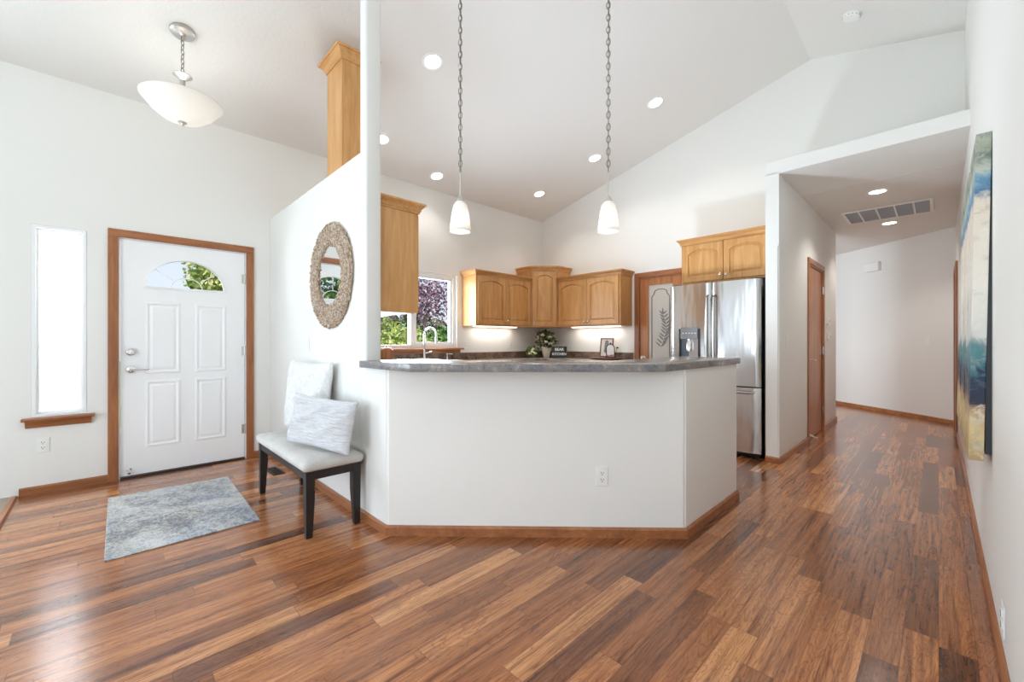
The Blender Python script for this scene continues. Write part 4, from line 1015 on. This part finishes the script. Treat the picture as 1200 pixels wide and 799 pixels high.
t.set(color=t.mix(t.ramp(n2, [(0.50, (0, 0, 0, 1)), (0.62, (0.5, 0.5, 0.5, 1))]), c1, t.ramp(t.noise(t.obj(), 7, 3), [(0.4, lin(92, 108, 118)), (0.5, lin(170, 170, 160)), (0.62, lin(240, 234, 220))]), 'MIX'), rough=0.6); t.bump(n2, 0.3, 0.004); M['art'] = t.m
for k, (ya, lab) in enumerate(((2.79, 'nearest canvas of the abstract painting set on the right wall'), (3.39, 'middle canvas of the abstract painting set'), (3.99, 'farthest canvas of the abstract painting set, closest to the hall'))):
    a = thing('canvas_painting', lab, 'painting', (XR, ya+0.25, 0.645), 0, 'three abstract canvases', (0, 0.0, 0))
    mb = MB(); mb.box(-0.024, -0.25, 0, 0.0235, 0.25, 1.46, 0.003); cv = mb.build('canvas', M['art'], a); cv.rotation_euler = (0, 0.0165, 0); cv.location = (-0.0485, 0, 0)
    mb = MB(); mb.box(-0.020, -0.235, 0.03, -0.0005, 0.235, 1.43); fb = mb.build('gap_shade', M['black'], a)  # black box standing in for the shadow in the gap behind the canvas
    mb = MB()

# ------------------------------------------------------------------ things on the far counter
CZ = 0.9105
vz = thing('flower_vase', 'cream vase of pink and white flowers in the counter corner', 'vase', (-4.53, 5.21, CZ), 0)
mb = MB(); mb.lathe([(0.045, 0), (0.05, 0.01), (0.072, 0.09), (0.086, 0.165), (0.092, 0.178), (0.086, 0.178), (0.07, 0.10), (0.04, 0.02), (0, 0.018)], 28, cap=False); mb.build('vase_body', plain('cream_ceramic', lin(226, 216, 198), 0.5, bump=0.1, bscale=50), vz, smooth='all')
def foliage(mb, n, c, rad, size, rnd, ratio=0.45, bias=0.0):
    for k in range(n):
        while True:
            p = Vector((rnd.uniform(-1, 1), rnd.uniform(-1, 1), rnd.uniform(-1, 1)))
            if 0.05 < p.length < 1: break
        p = p*(p.length**-bias) if bias else p
        q_ = Vector((c[0]+p.x*rad[0], c[1]+p.y*rad[1], c[2]+p.z*rad[2]))
        d1_ = Vector((rnd.gauss(0, 1), rnd.gauss(0, 1), rnd.gauss(0, 1))).normalized(); d2_ = d1_.orthogonal().normalized()
        s_ = size*rnd.uniform(0.6, 1.25)
        mb.quad([q_-d1_*s_, q_+d2_*s_*ratio, q_+d1_*s_, q_-d2_*s_*ratio])
rnd = random.Random(21)
mb = MB(); foliage(mb, 330, (0.01, -0.02, 0.295), (0.20, 0.15, 0.155), 0.034, rnd); foliage(mb, 70, (0, -0.02, 0.395), (0.15, 0.11, 0.045), 0.03, rnd); mb.build('leaves', leafmat('bouquet_leaves', [(0, lin(34, 52, 34)), (0.5, lin(78, 96, 62)), (0.8, lin(150, 140, 104)), (1, lin(176, 150, 118))]), vz, recalc=False)
def blossom(mb, c, r, rnd):
    for k in range(9):
        a = rnd.uniform(0, 2*PI); e_ = rnd.uniform(-0.2, 1.2); d_ = Vector((math.cos(a)*math.cos(e_), math.sin(a)*math.cos(e_), math.sin(e_)))
        mb.sphere(Vector(c)+d_*r*0.55, r*0.55, 8, (1, 1, 0.75))
pinkm, creamm = plain('pink_petals', lin(226, 190, 192), 0.7), plain('cream_petals', lin(236, 226, 200), 0.7)
for col_, pl_ in ((pinkm, ((-0.11, -0.10, 0.28), (-0.06, -0.12, 0.33), (-0.12, -0.06, 0.22))), (creamm, ((0.09, -0.11, 0.25), (0.14, -0.06, 0.22), (0.03, -0.12, 0.36), (0.12, -0.04, 0.33)))):
    for c_ in pl_:
        mb = MB(); blossom(mb, c_, 0.033, rnd); mb.build('blossom', col_, vz, smooth='all')
mb = MB()
for k in range(7):
    a = 2*PI*k/7; mb.tube([(0, 0, 0.10), (0.05*math.cos(a), 0.04*math.sin(a), 0.2), (0.11*math.cos(a), 0.08*math.sin(a), 0.3)], 0.003, 5)
mb.build('stem', plain('flower_stem', lin(80, 96, 58), 0.7), vz)
fb2 = thing('flower_bunch', 'low bunch of white flowers and greenery beside the vase', 'flowers', (-4.69, 5.06, CZ), 0)
mb = MB(); foliage(mb, 170, (0, 0, 0.10), (0.12, 0.10, 0.085), 0.03, rnd); foliage(mb, 40, (-0.02, 0.0, 0.055), (0.12, 0.1, 0.025), 0.025, rnd); mb.build('leaves', M['leaf_grn'], fb2, recalc=False)
mb = MB(); mb.lathe([(0.05, 0.0), (0.06, 0.02), (0.05, 0.06), (0, 0.06)], 14); mb.build('pot', plain('moss_pot', lin(104, 112, 78), 0.9), fb2)
for c_ in ((0.05, -0.07, 0.09), (0.02, -0.09, 0.06), (0.09, -0.05, 0.06), (0.06, -0.06, 0.13)):
    mb = MB(); blossom(mb, c_, 0.032, rnd); mb.build('blossom', creamm, fb2, smooth='all')
# black letter board
lb = thing('letter_board', 'small black sign with two rows of white letters beside the vase', 'sign', (-4.245, 5.20, CZ), math.radians(32), None)
Tl = Matrix.Rotation(-0.12, 4, 'X')
mb = MB(); mb.box(-0.12, -0.008, 0.005, 0.12, 0.008, 0.185, 0.003, M=Tl); mb.box(-0.09, -0.01, 0.0, 0.09, 0.05, 0.012, 0.003); bd_ = mb.build('board', M['black'], lb)
def text_mesh(txt, size, mat, parent, loc, rot, name='lettering'):
    cu = bpy.data.curves.new('lettering', 'FONT'); cu.body = txt; cu.size = size; cu.align_x = 'CENTER'; cu.align_y = 'CENTER'; cu.extrude = 0.0008; cu.offset = size*0.02
    ob = bpy.data.objects.new('lettering', cu); C.objects.link(ob)
    dg_ = bpy.context.evaluated_depsgraph_get(); me = bpy.data.meshes.new_from_object(ob.evaluated_get(dg_))
    bpy.data.objects.remove(ob); bpy.data.curves.remove(cu)
    o = bpy.data.objects.new(name, me); C.objects.link(o); me.materials.clear(); me.materials.append(mat); o.parent = parent; o.location = loc; o.rotation_euler = rot; return o
wl = plain('white_letters', lin(245, 245, 245), 0.5)
text_mesh('BEAR', 0.062, wl, bd_, (0.0, -0.0095+0.015, 0.132), (PI/2-0.12, 0, 0)); text_mesh('KITCHEN', 0.054, wl, bd_, (0.0, -0.0095+0.006, 0.06), (PI/2-0.12, 0, 0))
# tray, framed print, arched lantern
tr_ = thing('serving_tray', 'flat dark wood board under the framed print and arch', 'tray', (-3.38, 5.22, CZ), 0)
mb = MB(); mb.prism([(0.26*math.cos(2*PI*k/32), 0.15*math.sin(2*PI*k/32)) for k in range(32)], 0.012, 0.03, 0.004); mb.build('board', wood('walnut', lin(70, 44, 32), lin(98, 66, 48), lin(128, 92, 70), 'x'), tr_)
for sx_ in (-1, 1):
    mb = MB(); mb.box(sx_*0.15-0.02, -0.08, 0, sx_*0.15+0.02, 0.08, 0.0119, 0.003); mb.build('foot', M['bronze'], tr_)
fp_ = thing('framed_print', 'framed botanical leaf print leaning on the far counter wall', 'picture', (-3.46, 5.33, CZ+0.0305), math.radians(6))
T2 = Matrix.Rotation(-0.16, 4, 'X')
mb = MB()
for (a, b_, c_, d_) in ((-0.105, 0.0, -0.089, 0.285), (0.089, 0.0, 0.105, 0.285), (-0.089, 0.0, 0.089, 0.016), (-0.089, 0.269, 0.089, 0.285)): mb.box(a, -0.009, b_, c_, 0.009, d_, 0.002, M=T2)
pf = mb.build('picture_frame', wood('frame_wood', lin(88, 54, 44), lin(110, 72, 60), lin(132, 92, 78), 'z'), fp_)
mb = MB(); mb.box(-0.09, -0.002, 0.015, 0.09, 0.004, 0.27, M=T2); pr_ = mb.build('print', plain('print_paper', lin(238, 232, 226), 0.6), fp_)
mb = MB()
for k in range(7):
    z = 0.06+k*0.026
    for sg in (-1, 1): leaf2(mb, 0, z, PI/2+sg*0.85, 0.062-0.003*k, 0.009, -0.0035)
leaf2(mb, 0, 0.235, PI/2, 0.03, 0.008, -0.0035); mb.box(-0.0018, -0.0045, 0.04, 0.0018, -0.0035, 0.24)
bmesh.ops.transform(mb.bm, matrix=T2, verts=mb.bm.verts); mb.build('leaf_drawing', plain('print_ink', lin(86, 92, 88), 0.7), pr_)
ar = thing('arch_sign', 'small dark arched holder with a white card and pink petals', 'decoration', (-3.30, 5.20, CZ+0.0305), math.radians(8))
mb = MB()
ap = [(-0.062, 0, 0.0), (-0.062, 0, 0.13)]+[(-0.062*math.cos(PI*k/12), 0, 0.13+0.062*math.sin(PI*k/12)) for k in range(1, 12)]+[(0.062, 0, 0.13), (0.062, 0, 0.0)]
mb.tube(ap, 0.006, 8); mb.sphere((0, 0, 0.203), 0.013, 10); mb.tube([(-0.085, 0, 0.006), (0.085, 0, 0.006)], 0.0065, 8); fr_ = mb.build('arch_frame', M['bronze'], ar)
mb = MB(); pts2 = [(-0.056, 0.012), (0.056, 0.012), (0.056, 0.13)]+[(0.056*math.cos(PI*k/12), 0.13+0.056*math.sin(PI*k/12)) for k in range(1, 12)]+[(-0.056, 0.13)]
mb.prism(pts2, -0.002, 0.002, M=Matrix(((1, 0, 0, 0), (0, 0, 1, 0), (0, 1, 0, 0), (0, 0, 0, 1)))); mb.build('card', plain('card_white', lin(240, 236, 232), 0.5), ar)
mb = MB()
for k in range(9): mb.sphere((rnd.uniform(-0.05, 0.08), -0.02+rnd.uniform(-0.02, 0.015), 0.016+rnd.uniform(0, 0.022)), 0.013, 8)
mb.build('petals', plain('rose_petals', lin(196, 132, 138), 0.7), ar)
mb = MB(); mb.tube([(0.075, -0.005, 0.0), (0.085, 0, 0.08), (0.10, 0, 0.135)], 0.003, 6); mb.sphere((0.104, 0, 0.142), 0.014, 8, (1.5, 1, 0.8)); mb.build('twig', M['bronze'], ar)

# ------------------------------------------------------------------ outside the windows
mb = MB(); mb.box(-40, -30, -0.35, XD-0.16, 40, -0.25); struct(mb.build('ground', M['lawn']))
mb = MB(); mb.box(-8.2, -1.6, -0.24, XD-0.16, 2.0, -0.06, 0.01); struct(mb.build('porch', M['concrete']))
def tree(name, label, loc, crowns, mat, n, size, trunk_h, seed, trunk_r=0.07, grp=None):
    rnd = random.Random(seed)
    t_ = thing(name, label, 'tree' if 'tree' in name else 'shrub', loc, 0, grp)
    mb = MB()
    for (c_, r_) in crowns: foliage(mb, int(n/len(crowns)), c_, r_, size, rnd, 0.5)
    mb.build('foliage', mat, t_, recalc=False)
    mb = MB()
    mb.tube([(0, 0, 0), (0.04, 0.03, trunk_h*0.5), (0.0, 0.06, trunk_h)], [trunk_r, trunk_r*0.8, trunk_r*0.6], 8)
    for (c_, r_) in crowns:
        mb.tube([(0, 0.05, trunk_h*0.8), (c_[0]*0.6, c_[1]*0.6, (trunk_h+c_[2])/2), (c_[0], c_[1], c_[2]+r_[2]*0.3)], [trunk_r*0.5, trunk_r*0.35, trunk_r*0.15], 6)
    mb.build('trunk', M['bark'], t_); return t_
G = -0.25
tree('plum_tree', 'purple leaved tree beyond the kitchen window', (-11.6, 7.1, G), [((0.0, -0.45, 2.95), (1.2, 1.2, 1.1)), ((0.2, 0.3, 2.6), (1.0, 0.9, 0.9)), ((-0.1, -1.5, 2.75), (1.0, 1.0, 1.0))], M['leaf_pur'], 4200, 0.06, 1.6, 3)
tree('yellow_shrub', 'pale yellow green shrub low beyond the left window pane', (-7.4, 4.25, G), [((0, 0, 1.05), (0.7, 0.7, 0.7)), ((0.1, -0.6, 0.9), (0.6, 0.6, 0.6)), ((0, 0.4, 0.8), (0.5, 0.4, 0.5))], M['leaf_yel'], 3600, 0.05, 0.6, 4, 0.03)
tree('green_shrub', 'green shrub beyond the right window pane', (-8.2, 5.95, G), [((0, 0, 1.1), (0.7, 0.6, 0.75)), ((0.3, 0.4, 0.8), (0.6, 0.6, 0.6)), ((0, -0.5, 0.8), (0.6, 0.5, 0.7))], M['leaf_grn'], 3600, 0.05, 0.6, 5, 0.03)
tree('yellow_shrub', 'yellow tipped shrub between the two window shrubs', (-9.6, 5.0, G), [((0, 0, 1.35), (0.5, 0.6, 0.7)), ((0, 0.7, 1.3), (0.5, 0.5, 0.5))], M['leaf_yel'], 2200, 0.05, 0.6, 6, 0.03)
tree('hedge_tree', 'dark green tree mass farther behind the window', (-15.0, 8.4, G), [((0, -1.6, 1.7), (1.0, 1.6, 1.5)), ((0, 0.8, 1.4), (1.0, 1.6, 1.2)), ((0, 2.8, 1.3), (1.0, 1.4, 1.1))], M['leaf_grn'], 4200, 0.11, 1.0, 8)
tree('leafy_tree', 'light green tree showing through the door fanlight', (-10.5, 2.12, G), [((0, 0.0, 3.0), (0.9, 1.05, 0.9)), ((0, 0.3, 2.5), (0.8, 1.0, 0.8)), ((0.3, -0.6, 2.6), (0.5, 0.45, 0.5))], M['leaf_yel'], 2400, 0.065, 1.8, 9)
tree('leafy_tree', 'light green tree seen only in the round mirror', (-10.5, -1.7, G), [((0, 0.0, 3.0), (0.9, 1.0, 0.9)), ((0, -0.8, 2.6), (0.8, 1.0, 0.9)), ((0, -0.2, 1.9), (0.8, 1.1, 0.8))], M['leaf_grn'], 3600, 0.08, 1.6, 10)
